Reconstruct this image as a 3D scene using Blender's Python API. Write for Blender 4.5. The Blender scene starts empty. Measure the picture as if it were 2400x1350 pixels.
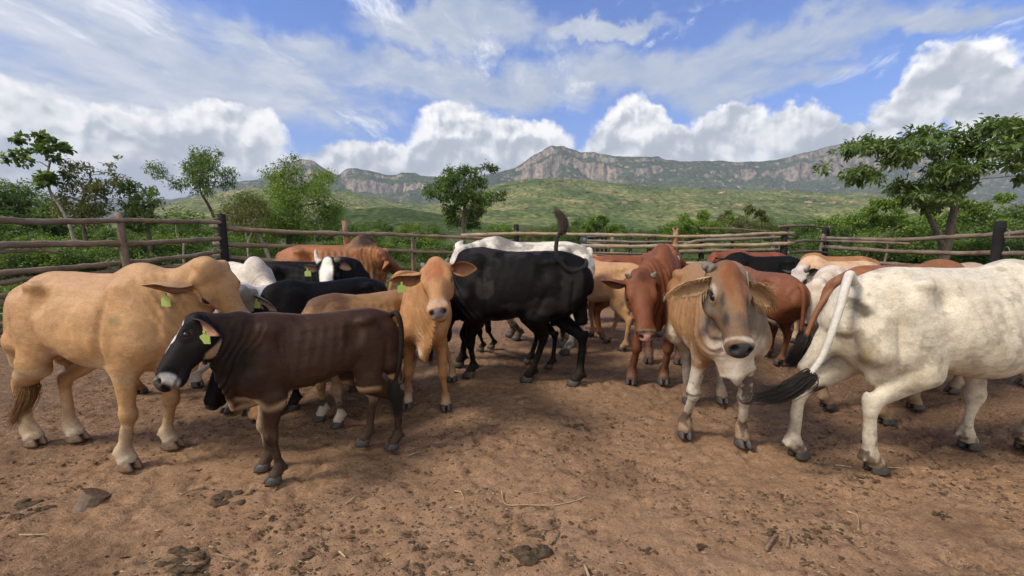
import bpy, math, random
import numpy as np
from mathutils import Vector, Matrix

scene = bpy.context.scene
col = scene.collection
RX, RY = 2400.0, 1350.0          # the photograph's own pixel grid, used to turn measured pixels into places
FOC, CAMH = 1000.0, 1.6
PITCH = math.atan(130 / 1000)
CP, SP = math.cos(PITCH), math.sin(PITCH)

# ---------------------------------------------------------------- camera
cam_d = bpy.data.cameras.new('camera')
cam = bpy.data.objects.new('camera', cam_d)
col.objects.link(cam)
cam.location = (0, 0, CAMH)
cam.rotation_euler = (math.pi / 2 - PITCH, 0, 0)
cam_d.sensor_width = 36
cam_d.lens = FOC / RX * 36
cam_d.clip_start = 0.05
cam_d.clip_end = 60000
scene.camera = cam
scene.render.resolution_x = 1024
scene.render.resolution_y = 576
scene.render.engine = 'CYCLES'
scene.view_settings.view_transform = 'Standard'
scene.view_settings.look = 'None'
scene.view_settings.exposure = 0.86
scene.view_settings.gamma = 1
scene.cycles.max_bounces = 6
scene.cycles.volume_bounces = 0
scene.cycles.transparent_max_bounces = 8


def ray(x, y):
    u = (x - 1200) / FOC
    v = (675 - y) / FOC
    return np.array([u, CP + v * SP, v * CP - SP])


def G(x, y):
    d = ray(x, y)
    return d * (-CAMH / d[2]) + np.array([0, 0, CAMH])


def At(x, y, Y):
    d = ray(x, y)
    return d * (Y / d[1]) + np.array([0, 0, CAMH])


def azel(x, y):
    d = ray(x, y)
    return math.atan2(d[0], d[1]), math.atan2(d[2], math.hypot(d[0], d[1]))


# ---------------------------------------------------------------- node helper
class NT:
    def __init__(s, tree):
        s.t = tree
        s.n = tree.nodes
        s.l = tree.links

    def put(s, sock, v):
        if v is None:
            return
        if hasattr(v, 'is_output') or isinstance(v, bpy.types.NodeSocket):
            s.l.new(v, sock)
        else:
            if isinstance(v, (tuple, list)) and len(v) == 3 and sock.type == 'RGBA':
                v = (*v, 1)
            sock.default_value = v

    def math(s, op, a, b=None, c=None, clamp=False):
        n = s.n.new('ShaderNodeMath')
        n.operation = op
        n.use_clamp = clamp
        s.put(n.inputs[0], a)
        if b is not None: s.put(n.inputs[1], b)
        if c is not None: s.put(n.inputs[2], c)
        return n.outputs[0]

    def vmath(s, op, a, b=None, scale=None):
        n = s.n.new('ShaderNodeVectorMath')
        n.operation = op
        s.put(n.inputs[0], a)
        if b is not None: s.put(n.inputs[1], b)
        if scale is not None: s.put(n.inputs['Scale'], scale)
        return n.outputs['Value'] if op in ('LENGTH', 'DOT_PRODUCT', 'DISTANCE') else n.outputs[0]

    def noise(s, vec, scale, detail=4, rough=.55, dist=0, out='Fac', lac=2.0):
        n = s.n.new('ShaderNodeTexNoise')
        if vec is not None: s.put(n.inputs['Vector'], vec)
        n.inputs['Scale'].default_value = scale
        n.inputs['Detail'].default_value = detail
        n.inputs['Roughness'].default_value = rough
        n.inputs['Distortion'].default_value = dist
        n.inputs['Lacunarity'].default_value = lac
        return n.outputs[out]

    def voronoi(s, vec, scale, out='Distance', feature='F1', rnd=1.0):
        n = s.n.new('ShaderNodeTexVoronoi')
        n.feature = feature
        if vec is not None: s.put(n.inputs['Vector'], vec)
        n.inputs['Scale'].default_value = scale
        n.inputs['Randomness'].default_value = rnd
        return n.outputs[out]

    def ramp(s, f, stops, interp='LINEAR'):
        n = s.n.new('ShaderNodeValToRGB')
        n.color_ramp.interpolation = interp
        cr = n.color_ramp
        while len(cr.elements) < len(stops): cr.elements.new(0.5)
        for e, (p, c) in zip(cr.elements, stops):
            e.position = p
            e.color = (c, c, c, 1) if isinstance(c, (int, float)) else (*c, 1)
        s.put(n.inputs[0], f)
        return n.outputs[0]

    def mix(s, f, a, b, mode='MIX'):
        n = s.n.new('ShaderNodeMix')
        n.data_type = 'RGBA'
        n.blend_type = mode
        s.put(n.inputs[0], f)
        s.put(n.inputs[6], a)
        s.put(n.inputs[7], b)
        return n.outputs[2]

    def maprange(s, v, a, b, c=0.0, d=1.0, smooth=False):
        n = s.n.new('ShaderNodeMapRange')
        if smooth: n.interpolation_type = 'SMOOTHSTEP'
        s.put(n.inputs[0], v)
        for i, q in enumerate((a, b, c, d)): s.put(n.inputs[1 + i], q)
        return n.outputs[0]

    def sep(s, v):
        n = s.n.new('ShaderNodeSeparateXYZ')
        s.put(n.inputs[0], v)
        return n.outputs

    def comb(s, x, y, z):
        n = s.n.new('ShaderNodeCombineXYZ')
        for i, q in enumerate((x, y, z)): s.put(n.inputs[i], q)
        return n.outputs[0]

    def bump(s, h, strength, dist, normal=None):
        n = s.n.new('ShaderNodeBump')
        n.inputs['Strength'].default_value = strength
        n.inputs['Distance'].default_value = dist
        s.put(n.inputs['Height'], h)
        if normal is not None: s.put(n.inputs['Normal'], normal)
        return n.outputs[0]


# ---------------------------------------------------------------- world and sun
SUN_EL, SUN_AZ = math.radians(46), math.radians(-112)   # azimuth from +Y towards +X: the bright side is on the left
w = bpy.data.worlds.new('World')
scene.world = w
w.use_nodes = True
nt = NT(w.node_tree)
nt.n.clear()
wo = nt.n.new('ShaderNodeOutputWorld')
bg = nt.n.new('ShaderNodeBackground')
bg.inputs['Strength'].default_value = 0.1
sky = nt.n.new('ShaderNodeTexSky')
sky.sky_type = 'NISHITA'
sky.sun_disc = False
sky.sun_elevation = SUN_EL
sky.sun_rotation = SUN_AZ
sky.air_density = 1.0
sky.dust_density = 0.2
sky.ozone_density = 3.0
tc = nt.n.new('ShaderNodeTexCoord')
D = tc.outputs['Generated']
dx, dy, dz = nt.sep(D)
az = nt.math('ARCTAN2', dx, dy)
el = nt.math('ARCSINE', dz)
ae = nt.comb(az, el, 0.0)
# warped coordinates of the cumulus banks
wn1 = nt.vmath('SUBTRACT', nt.noise(ae, 5.0, 5, .62, out='Color'), (.5, .5, .5))
wn2 = nt.vmath('SUBTRACT', nt.noise(ae, 19.0, 7, .68, out='Color'), (.5, .5, .5))
aew = nt.vmath('ADD', nt.vmath('ADD', ae, nt.vmath('SCALE', wn1, scale=.115)), nt.vmath('SCALE', wn2, scale=.055))


def blob(vec, px, py, rx, ry):
    a, e = azel(px, py)
    a2, _ = azel(px + rx, py)
    _, e2 = azel(px, py - ry)
    q = nt.vmath('MULTIPLY', nt.vmath('SUBTRACT', vec, (a, e, 0)), (1 / abs(a2 - a), 1 / abs(e2 - e), 0))
    return nt.math('SUBTRACT', 1.0, nt.vmath('LENGTH', q))


CUM = [(-40, 330, 360, 190), (330, 350, 230, 110), (520, 330, 150, 95), (560, 400, 140, 60), (250, 440, 300, 60),
       (900, 385, 190, 62), (1070, 330, 110, 95), (1230, 345, 120, 75), (1480, 310, 100, 88), (1560, 350, 230, 60),
       (1700, 300, 110, 66), (1860, 320, 120, 70), (1950, 345, 170, 50), (2240, 200, 150, 110), (2420, 250, 260, 110),
       (2150, 270, 130, 60), (1250, 425, 1100, 75), (2300, 400, 300, 80), (300, 450, 700, 60)]


def bank(vec, lst):
    r = None
    for b in lst:
        v = blob(vec, *b)
        r = v if r is None else nt.math('SMOOTH_MAX', r, v, 0.12)
    return r


cumf = bank(aew, CUM)
cum = nt.maprange(cumf, -.02, 0.20, 0, 1, True)
# light and shade inside the cumulus: puffs lit from the upper left, grey under-sides
def billow(v):
    n_ = nt.n.new('ShaderNodeTexVoronoi')
    n_.feature = 'F1'
    nt.put(n_.inputs['Vector'], v)
    n_.inputs['Scale'].default_value = 9.0
    n_.inputs['Detail'].default_value = 3.0
    n_.inputs['Roughness'].default_value = .55
    return n_.outputs['Distance']
bv = nt.vmath('ADD', nt.vmath('ADD', ae, nt.vmath('SCALE', wn1, scale=.06)), nt.vmath('SCALE', wn2, scale=.02))
relief = nt.math('SUBTRACT', billow(nt.vmath('ADD', bv, (.008, -.016, 0))), billow(bv))
rim = nt.maprange(cumf, .05, .55, 1, 0, True)
lowel = nt.maprange(el, .03, .30, 0, 1)
cshade = nt.math('ADD', nt.math('MULTIPLY', relief, 1.6), nt.math('MULTIPLY', rim, .42))
cshade = nt.math('ADD', cshade, nt.math('MULTIPLY', lowel, .25))
cshade = nt.math('ADD', cshade, nt.math('MULTIPLY', nt.noise(ae, 4.0, 3, .5), .45))
sunward = nt.maprange(az, -1.15, -.2, .22, 0)
cshade = nt.math('ADD', cshade, sunward, clamp=False)
cumcol = nt.ramp(cshade, [(.10, (3.0, 3.25, 3.6)), (.36, (3.9, 4.1, 4.35)), (.60, (5.7, 5.75, 5.8)), (.95, (7.9, 7.7, 7.4))])
# high layer: wide torn sheets and streaks, laid on a plane overhead so they run to the horizon
inv = nt.math('DIVIDE', 1.0, nt.math('ADD', nt.math('MAXIMUM', dz, 0.0), .10))
pl = nt.comb(nt.math('MULTIPLY', dx, inv), nt.math('MULTIPLY', dy, inv), 0.0)
rot = nt.n.new('ShaderNodeVectorRotate'); rot.rotation_type = 'Z_AXIS'
nt.put(rot.inputs['Vector'], pl); rot.inputs['Angle'].default_value = math.radians(6)
plr = nt.vmath('MULTIPLY', rot.outputs[0], (.95, .62, 1.0))
plw = nt.vmath('ADD', plr, nt.vmath('SCALE', nt.vmath('SUBTRACT', nt.noise(plr, 1.3, 4, .55, out='Color'), (.5, .5, .5)), scale=.40))
hn = nt.noise(plw, 1.15, 9, .62)
hf = nt.noise(nt.vmath('MULTIPLY', plw, (1.0, 1.1, 1.0)), 4.5, 8, .66)
# where the sheets are thick in the photograph: the whole left and a band down to the middle
cov = bank(nt.vmath('ADD', ae, nt.vmath('SCALE', wn1, scale=.22)),
           [(100, 60, 560, 240), (520, 210, 430, 110), (850, 170, 420, 90), (1060, 60, 260, 80), (1130, 205, 260, 75),
            (1560, 160, 430, 80), (1850, 110, 420, 70), (2200, 60, 330, 50), (1750, 200, 300, 60), (60, 220, 420, 140),
            (1400, 60, 200, 30)])
covm = nt.maprange(cov, -.3, .5, -.13, .38)
hsum = nt.math('ADD', nt.math('ADD', hn, covm), nt.math('MULTIPLY', nt.math('SUBTRACT', hf, .5), .42))
hmask = nt.maprange(hsum, .44, .90, 0, .92, True)
leftb = nt.maprange(az, -1.05, .1, .16, 0)
hsh = nt.math('ADD', nt.math('ADD', nt.math('MULTIPLY', hf, .75), nt.math('MULTIPLY', hn, .35)), leftb)
hcol = nt.ramp(hsh, [(.38, (2.3, 2.75, 3.5)), (.58, (3.2, 3.55, 4.2)), (.78, (4.7, 4.85, 5.2)), (.98, (7.2, 7.1, 7.0))])
base = nt.mix(1.0, sky.outputs[0], (.37, .61, 1.06), 'MULTIPLY')
c1 = nt.mix(hmask, base, hcol)
st_ = nt.noise(nt.vmath('MULTIPLY', plw, (1.4, .75, 1.0)), 2.6, 8, .68)
stm = nt.math('MULTIPLY', nt.maprange(nt.math('ADD', st_, nt.math('MULTIPLY', nt.math('SUBTRACT', hn, .5), .5)), .54, .72, 0, .85, True), nt.maprange(el, .12, .22, 0, 1, True))
c1 = nt.mix(stm, c1, (6.6, 6.7, 6.9))
c2 = nt.mix(cum, c1, cumcol)
# added, unseen: bright warm cloud behind the camera and overhead, as front fill light
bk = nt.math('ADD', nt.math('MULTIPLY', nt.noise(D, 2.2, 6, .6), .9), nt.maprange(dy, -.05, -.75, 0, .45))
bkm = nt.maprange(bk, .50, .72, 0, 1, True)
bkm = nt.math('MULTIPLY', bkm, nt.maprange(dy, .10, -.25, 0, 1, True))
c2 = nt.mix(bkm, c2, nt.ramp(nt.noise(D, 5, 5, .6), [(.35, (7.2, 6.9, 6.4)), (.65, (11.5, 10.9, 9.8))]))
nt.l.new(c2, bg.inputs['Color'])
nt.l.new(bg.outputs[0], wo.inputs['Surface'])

sd = bpy.data.lights.new('sun', 'SUN')
sd.energy = 2.4
sd.angle = math.radians(12)
sd.color = (1, .90, .76)
sun = bpy.data.objects.new('sun', sd)
col.objects.link(sun)
sv = Vector((math.sin(SUN_AZ) * math.cos(SUN_EL), math.cos(SUN_AZ) * math.cos(SUN_EL), math.sin(SUN_EL)))
sun.rotation_euler = sv.to_track_quat('Z', 'Y').to_euler()


# ---------------------------------------------------------------- numpy noise
def _hash(i, j, k, seed):
    h = (i * 374761393 + j * 668265263 + k * 2147483647 + seed * 1274126177) & 0xffffffff
    h = ((h ^ (h >> 13)) * 1274126177) & 0xffffffff
    return ((h ^ (h >> 16)) & 0xffff).astype(np.float32) / 65535.0


def vnoise(P, scale, seed=0):
    Q = np.asarray(P, dtype=np.float64) * scale
    I = np.floor(Q).astype(np.int64)
    f = Q - I
    f = f * f * (3 - 2 * f)
    r = 0
    for a in (0, 1):
        for b in (0, 1):
            for c in (0, 1):
                wgt = (f[:, 0] if a else 1 - f[:, 0]) * (f[:, 1] if b else 1 - f[:, 1]) * (f[:, 2] if c else 1 - f[:, 2])
                r = r + wgt * _hash(I[:, 0] + a, I[:, 1] + b, I[:, 2] + c, seed)
    return r


def fbm(P, scale, octaves=4, seed=0, gain=.5):
    r = 0; a = 1; t = 0
    for o in range(octaves):
        r = r + a * vnoise(P, scale * 2 ** o, seed + o * 17)
        t += a; a *= gain
    return r / t


# ---------------------------------------------------------------- object helpers
def tag(o, label=None, cat=None, group=None, kind=None):
    if label: o['label'] = label
    if cat: o['category'] = cat
    if group: o['group'] = group
    if kind: o['kind'] = kind
    return o


def empty(name, loc=(0, 0, 0), rz=0.0):
    o = bpy.data.objects.new(name, None)
    o.empty_display_size = .1
    col.objects.link(o)
    o.location = loc
    o.rotation_euler = (0, 0, rz)
    return o


def mesh_np(name, V, quads=None, tris=None, mats=(), parent=None, smooth=True, colors=None, midx=None):
    me = bpy.data.meshes.new(name)
    V = np.asarray(V, dtype=np.float32)
    polys = []
    nq = 0 if quads is None else len(quads)
    ntr = 0 if tris is None else len(tris)
    me.vertices.add(len(V))
    me.vertices.foreach_set('co', V.ravel())
    loops = []
    starts = []
    if nq:
        loops.append(np.asarray(quads, dtype=np.int32).ravel()); starts.append(np.arange(nq) * 4)
    if ntr:
        loops.append(np.asarray(tris, dtype=np.int32).ravel()); starts.append(nq * 4 + np.arange(ntr) * 3)
    L = np.concatenate(loops); S = np.concatenate(starts)
    me.loops.add(len(L)); me.loops.foreach_set('vertex_index', L)
    me.polygons.add(len(S)); me.polygons.foreach_set('loop_start', S.astype(np.int32))
    if midx is not None: me.polygons.foreach_set('material_index', np.asarray(midx, dtype=np.int32))
    me.update(calc_edges=True)
    me.validate()
    me.polygons.foreach_set('use_smooth', np.full(len(me.polygons), smooth, dtype=bool))
    if colors is not None and len(colors) == len(me.vertices):
        at = me.color_attributes.new('coat', 'FLOAT_COLOR', 'POINT')
        c4 = np.ones((len(colors), 4), dtype=np.float32); c4[:, :colors.shape[1]] = colors
        at.data.foreach_set('color', c4.ravel())
    for m in (mats if isinstance(mats, (list, tuple)) else [mats]): me.materials.append(m)
    o = bpy.data.objects.new(name, me)
    col.objects.link(o)
    if parent is not None: o.parent = parent
    return o


def catmull(pts, n):
    P = [np.asarray(p, float) for p in pts]
    P = [2 * P[0] - P[1]] + P + [2 * P[-1] - P[-2]]
    out = []
    for i in range(1, len(P) - 2):
        for k in range(n):
            t = k / n
            out.append(.5 * ((2 * P[i]) + (-P[i - 1] + P[i + 1]) * t + (2 * P[i - 1] - 5 * P[i] + 4 * P[i + 1] - P[i + 2]) * t * t
                             + (-P[i - 1] + 3 * P[i] - 3 * P[i + 1] + P[i + 2]) * t ** 3))
    out.append(P[-2])
    return np.array(out)


def tube(path, radii, n=8, cap=True, jitter=0.0, rng=None):
    """tube along a path: returns V, quads, tris"""
    path = np.asarray(path, float)
    m = len(path)
    T = np.gradient(path, axis=0)
    T /= np.linalg.norm(T, axis=1)[:, None] + 1e-9
    ref = np.array([0, 0, 1.0]) if abs(T[0][2]) < .9 else np.array([1.0, 0, 0])
    V = []
    u = np.cross(T[0], ref); u /= np.linalg.norm(u)
    for i in range(m):
        u = u - T[i] * np.dot(u, T[i]); u /= np.linalg.norm(u) + 1e-9
        v = np.cross(T[i], u)
        a = np.arange(n) * 2 * math.pi / n
        r = radii[i]
        if jitter and rng is not None: r = r * (1 + (rng.random(n) - .5) * jitter)
        V.append(path[i] + (np.cos(a) * r)[:, None] * u + (np.sin(a) * r)[:, None] * v)
    V = np.concatenate(V)
    q = []
    for i in range(m - 1):
        for k in range(n):
            q.append((i * n + k, i * n + (k + 1) % n, (i + 1) * n + (k + 1) % n, (i + 1) * n + k))
    t = []
    if cap:
        V = np.concatenate([V, path[[0, -1]]])
        a, b = m * n, m * n + 1
        for k in range(n):
            t.append((a, (k + 1) % n, k))
            t.append((b, (m - 1) * n + k, (m - 1) * n + (k + 1) % n))
    return V, q, t


class MB:
    def __init__(s): s.V = []; s.q = []; s.t = []; s.n = 0
    def add(s, V, q=None, t=None):
        V = np.asarray(V, float)
        if q is not None and len(q): s.q.append(np.asarray(q) + s.n)
        if t is not None and len(t): s.t.append(np.asarray(t) + s.n)
        s.V.append(V); s.n += len(V); return s
    def build(s, name, mats, parent=None, smooth=True):
        return mesh_np(name, np.concatenate(s.V), np.concatenate(s.q) if s.q else None, np.concatenate(s.t) if s.t else None, mats, parent, smooth)


def new_mat(name):
    m = bpy.data.materials.new(name)
    m.use_nodes = True
    n = NT(m.node_tree)
    b = n.n['Principled BSDF']
    return m, n, b
# ================================================================ ground
def ground_mat():
    m, n, b = new_mat('ground')
    tc = n.n.new('ShaderNodeTexCoord')
    o = tc.outputs['Object']
    x, y, z = n.sep(o)
    big = n.noise(o, .45, 4, .6)
    mid = n.noise(o, 2.6, 5, .65)
    streak = n.noise(n.vmath('MULTIPLY', o, (1.0, 1.9, 1.0)), 9.0, 6, .72, .6)
    fine = n.noise(o, 45, 4, .7)
    grit = n.voronoi(o, 170, 'Color')
    gv = n.sep(grit)[0]
    sand = n.ramp(n.math('ADD', n.math('MULTIPLY', mid, .5), n.math('MULTIPLY', fine, .5)), [(.3, (.205, .119, .067)), (.5, (.295, .179, .104)), (.7, (.39, .252, .158))])
    # trodden dung and straw: dark broken flecks, thicker in places
    dens = n.math('ADD', n.math('MULTIPLY', big, .55), n.math('MULTIPLY', mid, .35))
    far = n.maprange(y, 2.2, 4.6, 0, .07)
    left = n.maprange(x, -.6, -3.2, 0, .10)
    right = n.maprange(x, 1.2, 3.8, 0, .10)
    dens = n.math('ADD', dens, n.math('ADD', far, n.math('ADD', left, right)))
    fl = n.math('ADD', n.math('MULTIPLY', streak, 1.0), n.math('MULTIPLY', dens, .75))
    m1 = n.maprange(fl, .82, 1.04, 0, .52, True)
    m2 = n.maprange(n.math('ADD', n.noise(n.vmath('MULTIPLY', o, (1, 1.6, 1)), 48, 5, .75, 1.0), n.math('MULTIPLY', dens, .5)), .80, .90, 0, .8, True)
    c = n.mix(m1, sand, (.115, .068, .040))
    c = n.mix(m2, c, (.070, .043, .027))
    lt = n.maprange(gv, .93, 1.0, 0, .45)
    c = n.mix(lt, c, (.52, .38, .26))
    damp = n.maprange(n.noise(n.vmath('ADD', o, (7.3, 2.2, 0)), .9, 5, .62), .52, .64, 0, .48, True)
    c = n.mix(damp, c, (.105, .062, .038))
    # outside the corral: weeds and red earth
    out = n.maprange(n.math('ADD', y, n.math('MULTIPLY', n.math('SUBTRACT', mid, .5), 3)), 10.5, 13.0, 0, 1, True)
    outl = n.maprange(n.math('ADD', n.math('ADD', x, n.math('MULTIPLY', y, -.44)), n.math('MULTIPLY', mid, 1.5)), -9.9, -10.7, 0, 1, True)
    out = n.math('MAXIMUM', out, outl)
    grn = n.ramp(n.noise(o, 1.2, 6, .7), [(.3, (.035, .05, .012)), (.5, (.06, .085, .02)), (.68, (.15, .12, .055))])
    c = n.mix(out, c, grn)
    n.put(b.inputs['Base Color'], c)
    b.inputs['Roughness'].default_value = .95
    b.inputs['Specular IOR Level'].default_value = .15
    h = n.math('ADD', n.math('MULTIPLY', fine, .5), n.math('ADD', n.math('MULTIPLY', streak, .9), n.math('MULTIPLY', gv, .25)))
    n.put(b.inputs['Normal'], n.bump(h, .9, .022))
    return m


def gheight(X, Y):
    P = np.stack([X, Y * 1.25, np.zeros_like(X)], 1)
    hh = (fbm(P, 1.1, 2, 31) - .5) * .05 + (fbm(P, 5.5, 4, 33, .6) - .5) * .042
    r = fbm(P, 11, 3, 37, .6)
    hh -= np.clip(r - .56, 0, 1) * .11
    return hh


def build_ground():
    def axis(lo, hi, step, far, grow=1.16):
        a = list(np.arange(lo, hi, step))
        s = step; v = a[-1]; up = []
        while v < far: s *= grow; v += s; up.append(v)
        s = step; v = a[0]; dn = []
        while v > -far: s *= grow; v -= s; dn.append(v)
        return np.array(dn[::-1] + a + up)
    ax = axis(-4.6, 5.0, .022, 40000); ay = axis(1.1, 6.0, .022, 40000)
    Xg, Yg = np.meshgrid(ax, ay, indexing='ij')
    X = Xg.ravel(); Y = Yg.ravel()
    near = (np.abs(X) < 40) & (np.abs(Y) < 40)
    Z = np.zeros(len(X)); Z[near] = gheight(X[near], Y[near])
    # hoof prints: pairs of crescents pressed into the loose soil
    rp = np.random.default_rng(9)
    for k in range(1500):
        yy_ = 1.2 + rp.random() ** 1.1 * 4.8; xx_ = (rp.random() * 2 - 1) * min(4.6, yy_ * 1.3 + .3)
        i0, i1 = np.searchsorted(ax, [xx_ - .09, xx_ + .09]); j0, j1 = np.searchsorted(ay, [yy_ - .09, yy_ + .09])
        if i1 <= i0 or j1 <= j0: continue
        gi, gj = np.meshgrid(np.arange(i0, i1), np.arange(j0, j1), indexing='ij')
        dx_, dy_ = ax[gi] - xx_, ay[gj] - yy_
        a_ = rp.random() * 6.28; u_ = dx_ * math.cos(a_) + dy_ * math.sin(a_); v_ = -dx_ * math.sin(a_) + dy_ * math.cos(a_)
        d1 = np.minimum(np.hypot(u_ / .055, (v_ - .027) / .024), np.hypot(u_ / .055, (v_ + .027) / .024))
        dz_ = -.018 * np.clip(1.25 - d1, 0, .6) + .006 * np.exp(-((np.hypot(u_ / .07, v_ / .062) - 1.05) / .18) ** 2)
        Z[(gi * len(ay) + gj).ravel()] += dz_.ravel()
    nx, ny = len(ax), len(ay)
    i, j = np.meshgrid(np.arange(nx - 1), np.arange(ny - 1), indexing='ij')
    a = (i * ny + j).ravel()
    q = np.stack([a, a + ny, a + ny + 1, a + 1], 1)
    o = mesh_np('ground', np.stack([X, Y, Z - .012], 1), q, None, ground_mat())
    tag(o, kind='structure')


build_ground()


# ================================================================ mountains
def hill_mat(name, stops, rock, rockamt, tree_scale, patch=None, warm=None):
    m, n, b = new_mat(name)
    g = n.n.new('ShaderNodeNewGeometry')
    o = g.outputs['Position']
    nz = n.sep(g.outputs['Normal'])[2]
    z = n.sep(o)[2]
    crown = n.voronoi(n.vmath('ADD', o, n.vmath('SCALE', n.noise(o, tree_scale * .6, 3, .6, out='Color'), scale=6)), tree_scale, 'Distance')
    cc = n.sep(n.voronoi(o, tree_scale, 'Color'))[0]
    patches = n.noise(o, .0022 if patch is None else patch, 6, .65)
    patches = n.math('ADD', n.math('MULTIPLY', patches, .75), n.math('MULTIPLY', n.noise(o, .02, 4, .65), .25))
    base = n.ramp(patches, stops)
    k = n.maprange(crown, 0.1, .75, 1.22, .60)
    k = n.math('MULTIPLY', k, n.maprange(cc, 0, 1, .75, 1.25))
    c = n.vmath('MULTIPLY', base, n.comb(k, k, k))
    if rockamt > 0:
        st = n.math('ADD', n.math('MULTIPLY', n.noise(n.vmath('MULTIPLY', o, (1.0, .6, .14)), .035, 6, .72), .65), n.math('MULTIPLY', n.noise(o, .012, 6, .7), .35))
        rk = n.ramp(st, [(.40, tuple(v * .28 for v in rock)), (.49, tuple(v * .9 for v in rock)), (.57, (rock[0] * 1.7, rock[1] * 1.5, rock[2] * 1.3)), (.66, tuple(v * 2.2 for v in rock))])
        rm = n.maprange(n.math('ADD', nz, n.math('MULTIPLY', n.math('SUBTRACT', n.noise(o, .012, 6, .7), .5), .9)), rockamt + .07, rockamt - .07, 0, 1, True)
        c = n.mix(rm, c, rk)
    n.put(b.inputs['Base Color'], c)
    b.inputs['Roughness'].default_value = 1
    b.inputs['Specular IOR Level'].default_value = .05
    n.put(b.inputs['Normal'], n.bump(n.math('MULTIPLY', crown, -1.0), .8, .35 / tree_scale))
    return m


def ridge(name, sky, Y0, Y1, prof, mat, cols, rows, amp, x0=-1600, x1=4000, seed=1, cliff=None, ymod=None):
    px = np.linspace(x0, x1, cols)
    sx = [p[0] for p in sky]; sy = [p[1] for p in sky]
    py = np.interp(px, sx, sy)
    sm = np.convolve(np.pad(py, 2, mode='edge'), np.hanning(7)[1:-1] / np.hanning(7).sum(), 'valid') if cols > 200 else py
    py = sm
    t = np.linspace(0, 1.25, rows)
    V = np.zeros((cols, rows, 3))
    pt = [p[0] for p in prof]; pv = [p[1] for p in prof]
    cn = fbm(np.stack([px * .012, px * 0, px * 0], 1), 1.0, 4, 61)
    for i in range(cols):
        Yr = Y1 + (0 if ymod is None else float(np.interp(px[i], ymod[0], ymod[1])))
        zr = At(px[i], py[i], Yr)[2]
        c = 0.0 if cliff is None else float(np.interp(px[i], cliff[0], cliff[1]))
        if cliff is not None: c *= float(np.clip(cn[i] * 3.2 - .75, .15, 1.1))
        if name == 'hills' and cliff is not None:
            p1 = np.interp(t, pt, pv); p2 = np.interp(t, [0, .35, .62, .80, .86, .885, .95, .965, 1, 1.25], [0, .10, .28, .50, .58, .83, .87, .985, 1, .9])
            pr = p1 * (1 - c) + p2 * c
        else:
            pr = np.interp(t, pt, pv)
        Y = Y0 + (Yr - Y0) * t
        u = (px[i] - 1200) / FOC / (CP + (675 - py[i]) / FOC * SP)
        V[i, :, 0] = u * Y; V[i, :, 1] = Y; V[i, :, 2] = zr * pr - 3 * (t < .02)
    P = V.reshape(-1, 3)
    Q3 = P * [1, 1, 0]
    tt = np.tile(t, cols)
    env = np.clip(tt * 4, 0, 1) * np.clip(np.abs(1.0 - tt) * 7 + .12, 0, 1)
    L = (Y1 - Y0)
    nn = (fbm(Q3, 5.0 / L, 6, seed, .55) - .5) * 2
    rid = (1 - np.abs(fbm(Q3, 9.0 / L, 5, seed + 5, .55) - .5) * 4)
    P[:, 2] += env * (nn * amp + rid * amp * .55)
    Pj = (fbm(Q3, 30 / L, 4, seed + 9, .6) - .5)
    P[:, 1] += Pj * L * .05 * np.clip(tt * 3, 0, 1)
    i, j = np.meshgrid(np.arange(cols - 1), np.arange(rows - 1), indexing='ij')
    a = (i * rows + j).ravel()
    q = np.stack([a, a + rows, a + rows + 1, a + 1], 1)
    o = mesh_np('hills', P, q, None, mat)
    tag(o, kind='structure')
    return o


MAIN = [(-1600, 520), (-300, 505), (150, 500), (330, 486), (430, 462), (520, 432), (610, 419), (650, 405), (675, 386), (705, 374), (735, 378), (755, 392), (785, 408), (800, 410), (812, 397), (830, 394),
        (860, 400), (890, 406), (905, 410), (930, 411), (942, 406), (975, 405), (985, 412), (1010, 413), (1100, 416), (1170, 404), (1212, 391), (1235, 378), (1242, 372), (1262, 362), (1285, 346), (1318, 341), (1345, 350), (1362, 358),
        (1385, 356), (1420, 364), (1480, 369), (1545, 366), (1556, 376), (1620, 378), (1680, 377), (1730, 381), (1800, 377), (1850, 369), (1900, 358), (1950, 345), (2000, 334), (2060, 332), (2150, 345), (2250, 375), (2340, 400), (2480, 430), (2800, 450), (4000, 490)]
M1 = hill_mat('mountain_forest', [(.35, (.034, .054, .028)), (.5, (.052, .074, .034)), (.65, (.085, .105, .045))], (.20, .175, .152), .58, .035)
ridge('hills', MAIN, 1700, 3600, [(0, 0), (.3, .12), (.6, .36), (.8, .62), (.93, .88), (1, 1), (1.25, .9)], M1, 1500, 210, 34, seed=3, x0=-900, x1=3300,
      cliff=([-1600, 650, 670, 740, 790, 810, 985, 1000, 1200, 1235, 1350, 1550, 1562, 1700, 1760, 1850, 2010, 2100, 2400], [0, 0, .7, .7, .1, .9, .8, .1, .2, 1, 1, 1, .2, .25, .8, 1, 1, .3, 0]))
FARR = [(-1600, 500), (-200, 470), (40, 464), (130, 460), (250, 464), (330, 462), (400, 468), (520, 475), (900, 500), (1900, 470), (2200, 410), (2330, 398), (2420, 404), (2700, 430), (4000, 460)]
M0 = hill_mat('far_forest', [(.3, (.035, .05, .024)), (.6, (.06, .075, .03))], (.19, .16, .14), 0, .02)
ridge('hills', FARR, 4200, 6500, [(0, 0), (.5, .4), (1, 1), (1.25, .9)], M0, 300, 60, 60, seed=9)
MID = [(-1600, 545), (250, 530), (350, 500), (420, 478), (520, 452), (600, 440), (700, 436), (800, 446), (870, 462), (930, 476), (1000, 484), (1060, 478), (1110, 455), (1160, 438), (1230, 424), (1290, 419), (1380, 423), (1480, 437), (1560, 443),
       (1700, 446), (1820, 446), (1950, 456), (2060, 466), (2200, 476), (2500, 488), (4000, 505)]
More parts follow.
